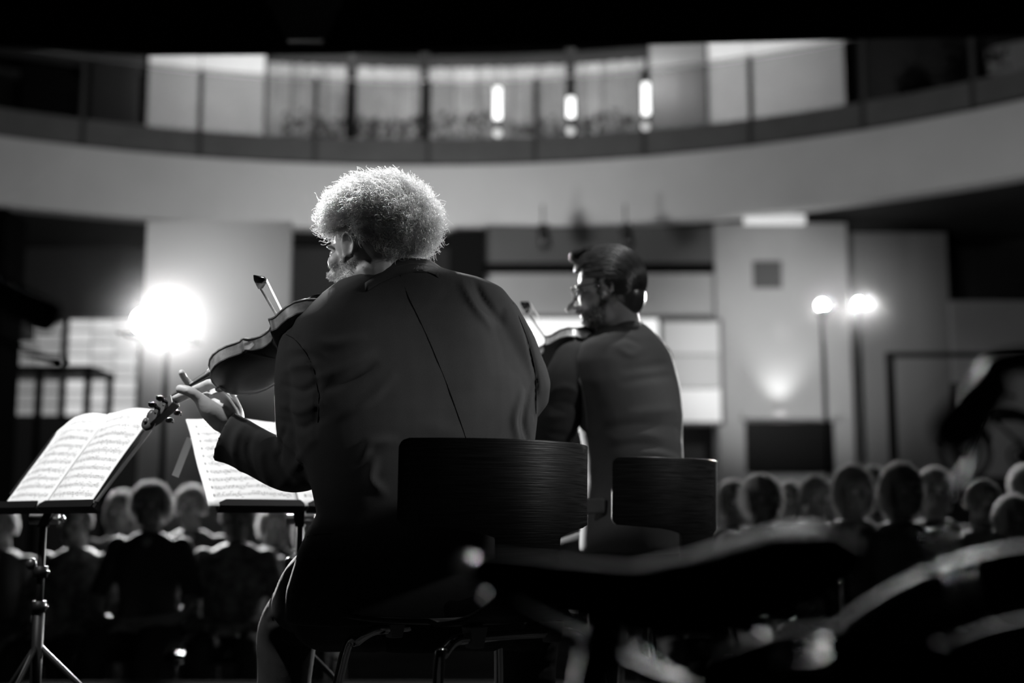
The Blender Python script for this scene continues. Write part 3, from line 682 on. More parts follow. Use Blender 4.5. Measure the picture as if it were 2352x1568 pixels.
# ------------------------------------------------------------------ violin and bow
def frame(o, X, Z):
    X = A(X) / np.linalg.norm(X); Z = A(Z) - X * (A(Z) @ X); Z /= np.linalg.norm(Z); Y = np.cross(Z, X); M = np.eye(4); M[:3, 0] = X; M[:3, 1] = Y; M[:3, 2] = Z; M[:3, 3] = o; return M
def violin(o, X, Z, label):
    M = frame(o, X, Z); t = thing('violin', label, 'violin', tuple(o))
    half = [(0, 0), (.001, .02), (.006, .045), (.018, .072), (.038, .092), (.062, .103), (.085, .103), (.106, .097), (.124, .0905), (.134, .091), (.139, .0945)]
    cb = [(.143, .085), (.150, .070), (.162, .060), (.178, .0555), (.192, .055), (.206, .059), (.218, .067), (.225, .078)]
    ub = [(.229, .0775), (.236, .074), (.250, .077), (.268, .0825), (.288, .084), (.308, .080), (.326, .070), (.341, .054), (.350, .036), (.354, .018), (.356, 0)]
    pr = half + cb + ub; out = A(pr + [(x, -y) for x, y in pr[-2:0:-1]]); n = len(out); ctr = A([.178, 0])
    nx = (np.roll(out, -1, 0) - np.roll(out, 1, 0)); nn = np.c_[nx[:, 1], -nx[:, 0]]; nn /= np.linalg.norm(nn, axis=1)[:, None]
    if ((nn * (out - ctr)).sum() < 0): nn = -nn
    def plate(z0, sg, arch):
        big = out + nn * .0028; R = []
        R.append(np.c_[out * 1, np.full(n, z0)])
        R.append(np.c_[big, np.full(n, z0)]); R.append(np.c_[big, np.full(n, z0 + sg * .0038)])
        for s_ in (.96, .9, .8, .65, .45, .25, .08):
            q = np.c_[(big[:, 0] - .178) * s_ + .178, big[:, 1] * s_]; R.append(np.c_[q, np.full(n, z0 + sg * (.0038 - .0012 * (s_ > .93) + arch * (1 - s_ ** 1.8)))])
        return B().loft(R)
    def part(nm, b, m, par=t, **k): return obj(nm, b.xf(M), m, par, **k)
    part('back_plate', plate(-.015, -1, .011), VARN)
    part('front_plate', plate(.015, 1, .012), VARNR)
    part('rib', B().loft([np.c_[out - nn * .0, np.full(n, -.0155)], np.c_[out, np.full(n, .0155)]], cap=False), VARNR, sm=True)
    nk = B(); R = []
    for x, wd, zc, dp in ((.350, .017, -.003, .024), (.362, .0155, .004, .020), (.378, .0165, .012, .015), (.42, .016, .0155, .0135), (.47, .0145, .019, .012), (.488, .0135, .0205, .011)):
        tt = np.linspace(0, 2 * math.pi, 18, endpoint=False); R.append(np.c_[np.full(18, x), wd * np.cos(tt), zc + dp * np.where(np.sin(tt) < 0, 1, .35) * np.sin(tt)])
    part('neck', nk.loft(R), MAPLE)
    part('button', B().lathe([(.002, 0), (.0115, 0), (.0115, .004), (.002, .004)], (.357, 0, -.019)), VARN)
    part('fingerboard', B().loft([A([(x, -w_, z), (x, w_, z), (x, w_ * .8, z + .006), (x, 0, z + .008), (x, -w_ * .8, z + .006)]) for x, w_, z in ((.22, .021, .031), (.35, .017, .026), (.488, .012, .022))]), EBONY)
    pb = []
    for x, z, w_, h_ in ((.484, .016, .0135, .012), (.505, .011, .0135, .016), (.525, .005, .013, .0155), (.545, -.002, .012, .013), (.560, -.006, .010, .012)):
        pb.append(A([(x, -w_, z - h_), (x, w_, z - h_), (x + .002, w_, z + h_), (x + .002, -w_, z + h_)]))
    part('pegbox', B().loft(pb), VARN, sm=False, bevel=.002)
    sc_ = B(); sp = []; 
    for k in range(46):
        a = -.6 + k * .26; r = .0195 * math.exp(-.08 * k * .9) + .002; sp.append((.572 + r * math.cos(a + 2.6), 0, -.003 + r * math.sin(a + 2.6)))
    for sg in (1,):
        sc_.tube(sp, np.linspace(.0085, .004, 46), 8, flat=1.5); sc_.lathe([(.001, -.012), (.0045, -.0115), (.0045, .0115), (.001, .012)], (.572, 0, -.003), Rx(math.pi / 2))
    part('scroll', sc_, VARN)
    for i, (x, z, s) in enumerate(((.500, .012, 1), (.511, .010, -1), (.524, .006, 1), (.537, .002, -1))):
        q = B().tube([(x, -s * .014, z), (x, s * .024, z)], [.003, .0042], 10); q.lathe([(.002, 0), (.006, .001), (.0045, .004), (.003, .006)], (x, s * .024, z), Rx(-s * math.pi / 2))
        q.ell((x, s * .038, z), (.010, .011, .0042)); q.ell((x, s * .050, z), (.003, .003, .003)); part('peg', q, EBONY)
    part('chin_rest', B().lathe([(.003, .0), (.034, .001), (.036, .006), (.030, .010), (.01, .006), (.002, .005)], (.035, .045, .024)).box((.0, .03, .008), (.003, .014, .022)), EBONY)
    part('tailpiece', B().loft([A([(x, -w_, z), (x, w_, z), (x, w_ * .7, z + .006), (x, -w_ * .7, z + .006)]) for x, w_, z in ((.01, .009, .026), (.07, .014, .036), (.12, .020, .042))]), EBONY)
    part('bridge', B().loft([A([(.193, -.02, .026), (.193, .02, .026), (.194, .018, .055), (.194, 0, .059), (.194, -.018, .053)]), A([(.198, -.02, .026), (.198, .02, .026), (.197, .018, .055), (.197, 0, .059), (.197, -.018, .053)])]), MAPLE, sm=False)
    for k in range(4):
        y = -.0165 + k * .011; part('string', B().tube([(.12, y, .048), (.195, y, .057), (.488, y * .5, .031), (.515, y * .3, .014)], .0005, 5), STEEL)
    sh = part('shoulder_rest', B().tube([(.045, -.075, -.042), (.035, -.04, -.037), (.03, 0, -.035), (.035, .04, -.038), (.045, .075, -.044)], .007, 10, flat=1.8), BLACKP)
    for y in (-.085, .085): part('clamp', B().tube([(.045, y * .85, -.04), (.045, y, -.025), (.045, y * 1.09, -.012)], .004, 8), STEEL, sh)
    return t, M
V1o = P(790, 724, 2.90); V1s = P(338, 968, 3.08); n1 = A([-.133, .437, .89]) + A([-.12, 0, .0])
v1, VM1 = violin(V1o, V1s - V1o, n1, 'varnished violin seen from its back, held by the curly-haired violinist')
V2o = P(1380, 800, 3.78); V2s = P(985, 905, 4.02)
v2, VM2 = violin(V2o, V2s - V2o, A([-.10, .62, .8]), 'dark violin with bright ribs under the chin of the bespectacled violinist')
def bow(tip, frog, cam_up, label):
    tip = A(tip); frog = A(frog); M = frame(tip, frog - tip, cam_up); L = np.linalg.norm(frog - tip); t = thing('violin_bow', label, 'bow', tuple(tip))
    xs = np.linspace(.012, L, 16); obj('stick', B().tube([(x, 0, .006 - .014 * math.sin(math.pi * x / L)) for x in xs], np.linspace(.0030, .0044, 16), 8).xf(M), VARNR, t)
    obj('tip_head', B().loft([A([(-.012, -.001, .004), (-.012, .001, .004), (-.012, .001, .006), (-.012, -.001, .006)]), A([(.0, -.0035, -.016), (.0, .0035, -.016), (.0, .0035, .009), (.0, -.0035, .009)]), A([(.012, -.004, -.018), (.012, .004, -.018), (.012, .0035, .009), (.012, -.0035, .009)]), A([(.028, -.003, -.002), (.028, .003, -.002), (.028, .003, .009), (.028, -.003, .009)])]).xf(M), EBONY, t)
    obj('hair_ribbon', B().box2((.008, -.005, -.0185), (L - .04, .005, -.0170)).xf(M), mat('bow_hair', .75, .5, transl=.3), t, sm=False)
    obj('frog', B().box2((L - .055, -.006, -.024), (L - .012, .006, .003)).xf(M), EBONY, t, sm=False, bevel=.002)
    obj('screw_button', B().tube([(L, 0, .006), (L + .012, 0, .006)], .004, 8).xf(M), STEEL, t)
    return t
def vp(M, p): return (A(M) @ np.append(A(p), 1))[:3]
con1 = vp(VM1, (.165, 0, .062)); tip1 = P(592, 640, 2.86)
d1 = (con1 - tip1); d1 /= np.linalg.norm(d1); frog1 = tip1 + d1 * .70
bow(tip1, frog1, -np.cross(d1, A([.2, 1, 0])), 'pale violin bow whose pointed tip rises left of the curly-haired violinist')
con2 = vp(VM2, (.17, 0, .062)); d2 = A([.42, .35, -.62]); d2 /= np.linalg.norm(d2)
bow(con2 - d2 * .16, con2 + d2 * .54, -np.cross(d2, A([.2, 1, 0])), 'violin bow across the strings of the bespectacled violinist')

# ------------------------------------------------------------------ the curly-haired violinist
m1 = thing('person', 'curly grey-haired violinist in a dark suit jacket seated with his back to the camera', 'person', tuple(P(950, 1440, 2.98) * [1, 1, 0]))
PX = lambda x, y, D: P(x, y, D)
hc1 = P(846, 573, 2.86); HR1 = Rz(math.radians(54)) @ Rx(math.radians(-6))
b = B(); head(b, hc1, HR1, 1.0)
b.limb([hc1 + HR1 @ A([0, -.02, -.06]), P(890, 660, 2.89), P(915, 760, 2.93)], [.052, .052, .065])
b.limb([P(930, 760, 2.96), P(950, 1000, 2.99), P(950, 1350, 3.0)], [.09, .09, .11])
SHL = A(P(705, 800, 2.90)); ELL = A(P(693, 1080, 2.97)); WRL = P(533, 985, 3.02)
SHR = A(P(1128, 765, 2.98)); ELR = A(P(1195, 925, 3.08)); 
HNR = frog1 - d1 * .03
WRR = HNR + A([.05, -.055, .035])
b.limb([SHL, (SHL + ELL) / 2, ELL, P(600, 1040, 3.0), P(545, 1008, 3.01), WRL], [.05, .042, .038, .036, .030, .026])
b.limb([SHR, ELR, (ELR + WRR) / 2, WRR], [.05, .036, .034, .026])
# left hand on the neck of the violin
b.limb([WRL, P(518, 958, 3.03), P(503, 928, 3.05)], [.028, .034, .030]); b.limb([WRL, P(535, 955, 3.05), P(528, 925, 3.08)], [.026, .027, .022])
b.limb([P(508, 965, 3.01), P(480, 940, 2.99), P(458, 915, 2.975), P(436, 899, 2.965), P(414, 893, 2.965)], [.028, .024, .0145, .0125, .0112])
fingers(b, [[P(482, 915, 3.06), P(452, 893, 3.09), P(430, 876, 3.09), P(417, 856, 3.07)],
            [P(497, 908, 3.08), P(478, 866, 3.12), P(488, 852, 3.08), P(500, 862, 3.04)],
            [P(513, 908, 3.09), P(505, 872, 3.12), P(516, 862, 3.09), P(522, 872, 3.05)],
            [P(528, 915, 3.09), P(544, 893, 3.12), P(538, 880, 3.10), P(530, 880, 3.06)]], .0106)
# right hand round the frog
b.limb([WRR, WRR + (HNR - WRR) * .6 + A([0, 0, .012])], [.027, .030]); k0 = HNR + A([0.0, -.02, .022])
for i in range(4):
    q = k0 - d1 * (.03 * i - .035); b.limb([WRR + (HNR - WRR) * .5 + A([0, 0, .012]) - d1 * (.015 * i - .02), q, q + A([-.012, .03, -.012]), q + A([-.006, .034, -.032])], [.011, .010, .009, .008], 8)
b.limb([WRR + (HNR - WRR) * .3, HNR + A([.02, -.015, -.01]), HNR + A([-.004, .0, -.016])], [.013, .011, .009], 8)
for hp, kn, an in ((P(860, 1400, 3.0), P(662, 1425, 3.24), P(640, 1760, 3.30)), (P(1080, 1400, 3.02), P(1212, 1425, 3.36), P(1205, 1740, 3.36))):
    b.limb([hp, kn, an], [.075, .052, .036])
obj('body', fuse(b, .0042, 3, .5), SKIN, m1)
# jacket
psi = math.radians(22)
rows = [(604, 884, 992, 2.885, .060), (620, 852, 1016, 2.89, .072), (638, 826, 1100, 2.90, .088), (656, 790, 1152, 2.915, .098), (684, 752, 1178, 2.925, .104), (712, 722, 1185, 2.93, .108), (745, 690, 1200, 2.935, .114), (800, 680, 1219, 2.94, .120),
        (870, 684, 1232, 2.945, .125), (950, 690, 1234, 2.95, .128), (1020, 698, 1226, 2.955, .128), (1100, 722, 1220, 2.96, .128), (1180, 740, 1210, 2.965, .13), (1260, 700, 1200, 2.97, .14), (1350, 672, 1185, 2.98, .155), (1425, 668, 1170, 2.99, .16)]
g = B(); rr = []
for y, xl, xr, D, hd_ in rows:
    L_ = P(xl, y, D); R_ = P(xr, y, D); c = (L_ + R_) / 2; W = (R_[0] - L_[0]) / 2; a = math.sqrt(max(.001, W * W - (hd_ * math.sin(psi)) ** 2)) / math.cos(psi); rr.append(ring(c, a, hd_, psi, 48, 2.35))
g.loft(rr)
g.limb([P(712, 782, 2.90), P(700, 860, 2.90), P(698, 960, 2.93), P(702, 1064, 2.95)], [.068, .066, .064, .060], 20)
p_, r_ = smooth([P(722, 1062, 2.95), P(660, 1072, 2.97), P(590, 1040, 2.99), P(543, 1014, 3.0), P(513, 1001, 3.0)], [.058, .058, .056, .058, .062], 5); g.tube(p_, r_, 22)
g.limb([P(820, 1320, 2.97), P(735, 1340, 3.02), P(690, 1385, 3.10)], [.11, .088, .070], 18)
g.limb([P(1140, 735, 2.98), P(1186, 820, 3.01), P(1196, 925, 3.07), (ELR * .4 + WRR * .6), WRR + (ELR - WRR) * .12], [.062, .060, .056, .050, .045], 18)
g.limb([P(860, 1385, 2.98), P(760, 1400, 3.06)], [.11, .10]); g.limb([P(1050, 1385, 3.0), P(1120, 1400, 3.08)], [.11, .10])
jm = fuse(g, .0062, 4)
undulate(jm, .006, (7, 7, 5), 3.1)
wl = []
for q, am, wd in (([(660, 805), (700, 800), (740, 812)], .005, .010), ([(655, 850), (695, 838), (730, 842)], .006, .010), ([(650, 885), (690, 900), (735, 880)], -.006, .008), ([(645, 930), (690, 945), (735, 925)], .006, .010), ([(640, 965), (690, 985), (740, 960)], -.006, .009),
                  ([(640, 1000), (680, 1030), (700, 1060)], .007, .010), ([(655, 985), (640, 1040), (665, 1100)], -.007, .009), ([(620, 990), (600, 1040), (620, 1110)], .007, .010), ([(590, 985), (570, 1035), (590, 1095)], -.006, .008), ([(560, 975), (540, 1020), (552, 1080)], .005, .009),
                  ([(640, 1120), (690, 1060), (720, 1010)], .006, .010), ([(720, 870), (780, 850), (850, 815)], .005, .012), ([(735, 900), (790, 880), (860, 840)], -.005, .010), ([(770, 960), (840, 925), (900, 870)], .004, .012), ([(700, 780), (760, 790), (830, 775)], .004, .012),
                  ([(1090, 650), (1110, 690), (1150, 740)], -.006, .010), ([(1060, 650), (1085, 700), (1120, 750)], .004, .010), ([(1200, 900), (1180, 960), (1190, 1015)], .005, .010), ([(1225, 880), (1205, 960), (1215, 1020)], -.006, .008),
                  ([(860, 1060), (850, 1100), (880, 1130)], .006, .011), ([(830, 1050), (850, 1020), (900, 1010)], .006, .011), ([(900, 1000), (980, 980), (1060, 1000)], .003, .02), ([(720, 1230), (780, 1222), (840, 1240)], -.006, .007), ([(705, 1285), (770, 1275), (830, 1290)], -.006, .007),
                  ([(1010, 690), (1090, 780), (1110, 900)], .012, .08)):
    wl.append((q, am * (1.6 if wd < .013 else 1), wd))
wrinkles(jm, wl)
# armhole seams are furrows
wrinkles(jm, [([(655, 765), (690, 790), (722, 850), (728, 920), (722, 1000)], -.005, .006), ([(1138, 640), (1165, 668), (1195, 730), (1218, 800), (1232, 880), (1228, 960)], -.006, .006)])
jk = obj('jacket', jm, JACKET, m1)
jt = BVHTree.FromPolygons([tuple(v + wloc(m1)) for v in coords(jk.data)], [tuple(p.vertices) for p in jk.data.polygons])
SEAM = mat('seam_thread', .006, .9)
def seam(pts, par, tree, r=.0011, m=SEAM):
    q = [cast(tree, *p) for p in pts]; q = [p for p in q if p is not None]
    if len(q) > 2:
        p, _ = smooth(q, 1, 3); obj('seam', B().tube(p, r, 6), m, par)
seam([(918, 628), (938, 680), (962, 730), (985, 780), (1008, 835), (1030, 890), (1048, 940), (1062, 980), (1074, 1018)], jk, jt)
seam([(657, 768), (675, 778), (692, 797), (708, 820), (720, 848), (728, 885), (732, 925), (730, 970)], jk, jt)
seam([(1140, 642), (1160, 662), (1178, 695), (1192, 728), (1207, 765), (1219, 805), (1229, 850), (1232, 900), (1231, 950)], jk, jt)
seam([(706, 1232), (730, 1227), (765, 1226)], jk, jt, .002)
# collar
def onjk(x, y, off=.004):
    for dy in range(0, 60, 3):
        q = cast(jt, x, y + dy)
        if q is not None: break
    if q is None: return None
    v = A([0, 0, CH]) - q; return q + v / np.linalg.norm(v) * off
cr = []
for x in range(838, 1008, 8):
    yt = np.interp(x, [838, 870, 905, 950, 985, 1008], [650, 630, 614, 605, 606, 618]); a = onjk(x, yt, .002); b_ = onjk(x + 1, yt + 20, .0012)
    if a is not None and b_ is not None: cr.append(A([a + [0, .006, .004], a, (a + b_) / 2 + A([0, -.003, 0]), b_, b_ + [0, .006, 0]]))
if len(cr) > 4: obj('collar', B().loft(cr), JACKET, jk, sm=True)
for k in range(4): 
    q = cast(jt, 522 + k * 11, 1082 + k * 8)
    if q is not None: obj('cuff_button', B().ell(q, (.0055, .004, .0055)), EBONY, jk)
# shirt collar dark
obj('shirt_collar', B().lathe([(.062, -.022), (.066, -.02), (.062, .014), (.058, .012)], P(892, 672, 2.895), Ry(.25) @ Rx(-.1), 24), SHIRT_D, m1)
# trousers
g = B()
g.ell(P(960, 1380, 3.0), (.2, .15, .12))
g.limb([P(860, 1392, 3.0), P(745, 1385, 3.12), P(668, 1432, 3.24), P(655, 1540, 3.27), P(645, 1700, 3.30)], [.10, .092, .078, .070, .060], 18)
g.limb([P(1060, 1392, 3.0), P(1150, 1398, 3.15), P(1212, 1435, 3.34), P(1210, 1540, 3.34), P(1207, 1690, 3.34)], [.10, .092, .082, .078, .068], 18)
tm = fuse(g, .0075, 5); undulate(tm, .008, (8, 8, 6), 9); TROUSER1 = mat('charcoal_trouser_cloth', .022, .9, bump=(500, .3, .001), var=.15, vscale=20, spec=.1)
wrinkles(tm, [([(620, 1390), (645, 1350), (680, 1320)], .006, .01), ([(615, 1430), (650, 1420), (690, 1430)], -.006, .008), ([(1180, 1470), (1240, 1490), (1275, 1480)], .006, .010), ([(1170, 1510), (1230, 1530), (1275, 1525)], -.006, .008), ([(1160, 1550), (1230, 1560), (1275, 1560)], .005, .008)])
obj('trousers', tm, TROUSER1, m1)
shoe(P(640, 1700, 3.36) * [1, 1, 0], (-.5, .8, 0), LEATHER, m1); shoe(P(1207, 1700, 3.40) * [1, 1, 0], (.0, 1, 0), LEATHER, m1)
for s in (-1, 1): obj('eye', B().ell(hc1 + HR1 @ A([s * .031, .0745, 0]), (.0125,) * 3), mat('eye_white', .5, .2), m1)
# stubble on the jaw
bt = bvh(m1.children[0].data) if False else None
bod = [c for c in KIDS(m1) if c.name.startswith('body')][0]; W0 = wloc(m1)
def stubble(bod, W0, hc, HR, n, ln, sel, m, par, name='beard', rad=.00045):
    V = coords(bod.data) + W0; N = normals(bod.data); L = (V - hc) @ HR
    ok = np.where(sel(L))[0]
    if len(ok) == 0: return
    ii = rng.choice(ok, n); p = V[ii] + rng.normal(size=(n, 3)) * .0015; d = N[ii] + rng.normal(size=(n, 3)) * .45 + A([0, 0, -.5]); d /= np.linalg.norm(d, axis=1)[:, None]
    l = rng.uniform(.5, 1.2, n)[:, None] * ln; C = np.stack([p, p + d * l * .5, p + d * l + A([0, 0, -.2]) * l], 1); obj(name, strands(C, rad, rad * .5), m, par)
stubble(bod, W0, hc1, HR1, 6000, .003, lambda L: (L[:, 2] < -.028) & (L[:, 2] > -.125) & (L[:, 1] > .0) & (np.linalg.norm(L, axis=1) < .15), BEARD, m1)
# curls
Hc = P(874, 507, 2.875); HRad = A([.149, .150, .122]); U = ellipsoid_pts(24000)
loc = U @ HR1; worldz = U[:, 2]
hl = (U * HRad + Hc - hc1) @ HR1          # outer point in head space
ok = (hl[:, 2] > -.055 - .035 * (hl[:, 1] < -.05)) & ~((hl[:, 1] > .055) & (hl[:, 2] < .052)) & ~((hl[:, 1] > -.042) & (hl[:, 2] < .040)) & ~((hl[:, 1] > -.075) & (hl[:, 2] < -.01)); U = U[ok][:12500]; n = len(U)
K = 22; t_ = np.linspace(0, 1, K)[None, :, None]
Ljit = rng.uniform(.80, 1.03, n); Ljit[rng.random(n) < .04] += .08
clump = np.array([noise.noise(Vector(u * 5.0)) for u in U]); Ljit += .13 * clump
inner = .60 * HRad; root = U * inner + Hc + A([0, 0, -.004]); tipp = U * HRad * Ljit[:, None] + Hc
tdir = tipp - root; ax = rng.normal(size=(n, 3)); e1 = np.cross(tdir, ax); e1 /= np.linalg.norm(e1, axis=1)[:, None]; td = tdir / np.linalg.norm(tdir, axis=1)[:, None]; e2 = np.cross(td, e1)
ph = rng.uniform(0, 6.28, n)[:, None, None]; tw = rng.uniform(1.0, 2.4, n)[:, None, None] * 2 * math.pi; cr = rng.uniform(.003, .0075, n)[:, None, None] * (.5 + t_)
C = root[:, None] + tdir[:, None] * t_ + cr * (np.cos(ph + tw * t_) * e1[:, None] + np.sin(ph + tw * t_) * e2[:, None]); C[..., 2] -= .006 * t_[..., 0] ** 2
hair = obj('curly_hair', strands(C, .00072, .00040), HAIRG, m1); hair['kind'] = 'stuff'
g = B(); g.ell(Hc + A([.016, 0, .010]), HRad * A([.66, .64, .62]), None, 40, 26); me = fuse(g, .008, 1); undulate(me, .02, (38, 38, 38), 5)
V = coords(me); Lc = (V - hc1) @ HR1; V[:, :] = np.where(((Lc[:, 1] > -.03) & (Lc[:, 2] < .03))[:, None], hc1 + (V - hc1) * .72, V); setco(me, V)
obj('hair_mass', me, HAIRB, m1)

# ------------------------------------------------------------------ the bespectacled violinist
m2 = thing('person', 'dark-haired bearded violinist with glasses seated in profile beyond the curly-haired one', 'person', tuple(P(1480, 1300, 3.75) * [1, 1, 0]))
hc2 = P(1394, 664, 3.76); HR2 = Rz(math.radians(77)) @ Rx(math.radians(-10)) @ Ry(0)
b = B(); head(b, hc2, HR2, 1.5)
b.limb([hc2 + HR2 @ A([0, -.025, -.06]), P(1425, 745, 3.78), P(1435, 810, 3.8)], [.056, .060, .075])
b.limb([P(1430, 800, 3.82), P(1430, 950, 3.8), P(1460, 1150, 3.75)], [.10, .10, .12])
SL = P(1310, 860, 3.72); EL = P(1265, 1010, 3.72); WL = P(1110, 950, 3.92); b.limb([SL, EL, WL], [.05, .038, .027])
nk = vp(VM2, (.46, 0, .005)); b.limb([WL, (WL + nk) / 2, nk + A([.02, 0, -.03])], [.028, .034, .03])
for i in range(4):
    q = vp(VM2, (.42 + .02 * i, .0, .03)); e = vp(VM2, (.42 + .02 * i, -.035 if False else .03, .03)); b.limb([nk + A([.02, 0, -.03]), e, q + A([0, 0, .012])], [.0115, .0098, .0085], 8)
b.limb([nk + A([.02, 0, -.03]), vp(VM2, (.45, -.024, .005)), vp(VM2, (.46, -.022, .03))], [.013, .011, .009], 8)
frog2 = con2 + d2 * .51
SR = P(1500, 830, 3.98); ER = P(1470, 1010, 4.12); WR_ = frog2 + A([.05, -.02, .04]); b.limb([SR, ER, WR_], [.05, .038, .027])
b.limb([WR_, frog2 + A([.02, -.01, .03])], [.028, .03])
for i in range(4):
    q = frog2 + A([0, -.012, .024]) - d2 * (.025 * i - .03); b.limb([frog2 + A([.02, -.01, .03]), q, q + A([-.01, .03, -.02])], [.011, .0098, .0085], 8)
b.limb([frog2 + A([.02, -.01, .03]), frog2 + A([.02, -.01, -.01]), frog2 + A([0, 0, -.018])], [.012, .010, .009], 8)
for hp, kn, an in ((P(1420, 1290, 3.72), P(1230, 1320, 3.92), P(1225, 1590, 3.95)), (P(1500, 1290, 3.80), P(1400, 1320, 4.2), P(1395, 1560, 4.22))): b.limb([hp, kn, an], [.07, .05, .036])
obj('body', fuse(b, .005, 3, .5), SKIN, m2)
psi2 = math.radians(48)
rows = [(742, 1398, 1478, 3.80, .05), (757, 1372, 1500, 3.80, .07), (780, 1345, 1525, 3.80, .09), (805, 1318, 1546, 3.80, .105), (840, 1300, 1560, 3.80, .118), (890, 1300, 1571, 3.79, .13), (950, 1318, 1574, 3.78, .135), (1010, 1330, 1572, 3.77, .135), (1050, 1338, 1574, 3.76, .135), (1100, 1345, 1570, 3.75, .135), (1180, 1340, 1568, 3.74, .14), (1270, 1345, 1565, 3.73, .15)]
g = B(); rr = []
for y, xl, xr, D, hd_ in rows:
    L_ = P(xl, y, D); R_ = P(xr, y, D); c = (L_ + R_) / 2; W = (R_[0] - L_[0]) / 2; a = math.sqrt(max(hd_ ** 2 * .6, W * W - (hd_ * math.sin(psi2)) ** 2)) / math.cos(psi2) * .93; rr.append(ring(c, min(a, W * 1.25), hd_, psi2, 40, 2.2))
g.loft(rr)
jm2 = fuse(g, .0075, 5); undulate(jm2, .006, (7, 7, 6), 1.7)
WR2 = [([(1440, 850), (1490, 842), (1530, 835)], -.008, .014), ([(1430, 880), (1490, 868), (1540, 862)], -.008, .013), ([(1400, 960), (1470, 950), (1550, 940)], .008, .016), ([(1390, 985), (1470, 975), (1560, 985)], -.009, .012), ([(1410, 1010), (1480, 1000), (1565, 1020)], .009, .013), ([(1400, 1030), (1480, 1022), (1560, 1045)], -.009, .011), ([(1420, 1050), (1500, 1040), (1565, 1058)], .008, .012), ([(1330, 960), (1380, 1000), (1450, 1010)], .006, .014), ([(1400, 790), (1430, 775), (1470, 790)], -.005, .012), ([(1420, 800), (1450, 815), (1480, 800)], .005, .012)]
wrinkles(jm2, [(a_, b_ * .65, c_) for a_, b_, c_ in WR2]); wc = obj('waistcoat', jm2, JACKET2, m2)
g = B(); g.limb([P(1322, 838, 3.74), P(1292, 900, 3.70), P(1272, 985, 3.71), P(1215, 1010, 3.78), WL * .8 + EL * .2], [.072, .070, .066, .058, .045], 18)
sm_ = fuse(g, .0075, 5); undulate(sm_, .005, (8, 8, 8), 4)
wrinkles(sm_, [([(1265, 900), (1300, 890), (1330, 905)], .007, .011), ([(1262, 930), (1300, 925), (1335, 940)], -.007, .010), ([(1255, 960), (1300, 955), (1340, 965)], .007, .011), ([(1250, 990), (1300, 1000), (1340, 985)], -.006, .010)])
obj('sleeve', sm_, SHIRT_D, m2)
g = B(); g.limb([SR, ER, WR_ + (ER - WR_) * .1], [.068, .058, .044], 16); obj('sleeve', fuse(g, .009, 4), SHIRT_D, m2)
t2 = BVHTree.FromPolygons([tuple(v + wloc(m2)) for v in coords(wc.data)], [tuple(p.vertices) for p in wc.data.polygons])
seam([(1302, 835), (1320, 850), (1334, 880), (1343, 915), (1347, 950), (1350, 985)], wc, t2, .004, mat('piping', .11, .6))
q = [P(1385, 770, 3.73), P(1410, 755, 3.715), P(1440, 745, 3.71), P(1465, 745, 3.73), P(1478, 755, 3.77)]; q, _ = smooth(q, 1, 4)
obj('collar', B().loft([A([p + [0, 0, .010], p + [0, .012, .008], p + [0, .008, -.022], p + [0, -.006, -.024]]) for p in q]), JACKET2, wc)
g = B(); g.ell(P(1460, 1270, 3.76), (.16, .15, .11)); g.ell(P(1440, 1130, 3.77), (.135, .13, .14))
g.limb([P(1425, 1285, 3.72), P(1330, 1290, 3.82), P(1235, 1325, 3.92), P(1228, 1450, 3.95), P(1226, 1560, 3.95)], [.095, .085, .072, .062, .056], 16)
g.limb([P(1500, 1285, 3.82), P(1440, 1290, 4.0), P(1400, 1325, 4.2), P(1397, 1450, 4.22), P(1395, 1540, 4.22)], [.095, .085, .072, .062, .056], 16)
tm = fuse(g, .009, 5); undulate(tm, .008, (8, 8, 6), 2); tr2 = obj('trousers', tm, mat('dark_grey_trouser_cloth', .04, .9, bump=(500, .3, .001), spec=.1), m2)
obj('pocket_flap', B().box(P(1362, 1162, 3.62), (.033, .006, .022)), TROUSER, tr2, sm=False, bevel=.005)
shoe(P(1226, 1600, 4.02) * [1, 1, 0], (-.6, .8, 0), LEATHER, m2); shoe(P(1395, 1600, 4.30) * [1, 1, 0], (-.6, .8, 0), LEATHER, m2)
for s in (-1, 1): e_ = obj('eye', B().ell(hc2 + HR2 @ A([s * .031, .0755, 0]), (.0125,) * 3), mat('eye_white', .5, .2), m2); obj('iris', B().ell(hc2 + HR2 @ A([s * .031, .0855, 0]), (.005,) * 3), EBONY, e_)
bod2 = [c for c in KIDS(m2) if c.name.startswith('body')][0]
stubble(bod2, wloc(m2), hc2, HR2, 3800, .007, lambda L: (L[:, 2] < -.045) & (L[:, 2] > -.135) & (L[:, 1] > .005) & ~((L[:, 1] > .055) & (L[:, 2] > -.055) & (np.abs(L[:, 0]) > .03)) & (L[:, 1] < .12) & ~((L[:, 1] > .085) & (L[:, 2] < -.06) & (L[:, 2] > -.080)) & (L[:, 1] > .005 - (L[:, 2] + .06) * .2), HAIRD, m2, rad=.0007)
stubble(bod2, wloc(m2), hc2, HR2, 1300, .007, lambda L: (L[:, 2] < .03) & (L[:, 2] > -.06) & (L[:, 1] > .003) & (L[:, 1] < .022) & (np.abs(L[:, 0]) > .05), HAIRD, m2, 'sideburn', .0008)
hm2 = straight_hair(hc2, HR2, 7500, .21, .014, lift=.14, K=12, rad=.0013, wig=.012, front=.62)
hr2 = obj('slicked_hair', hm2, HAIRD, m2); hr2['kind'] = 'stuff'
g = B(); g.ell(hc2 + HR2 @ A([0, -.022, .036]), (.078, .094, .086), HR2, 30, 20).ell(hc2 + HR2 @ A([0, -.055, -.03]), (.062, .056, .066), HR2, 30, 20); obj('hair_mass', g, HAIRD, hr2)
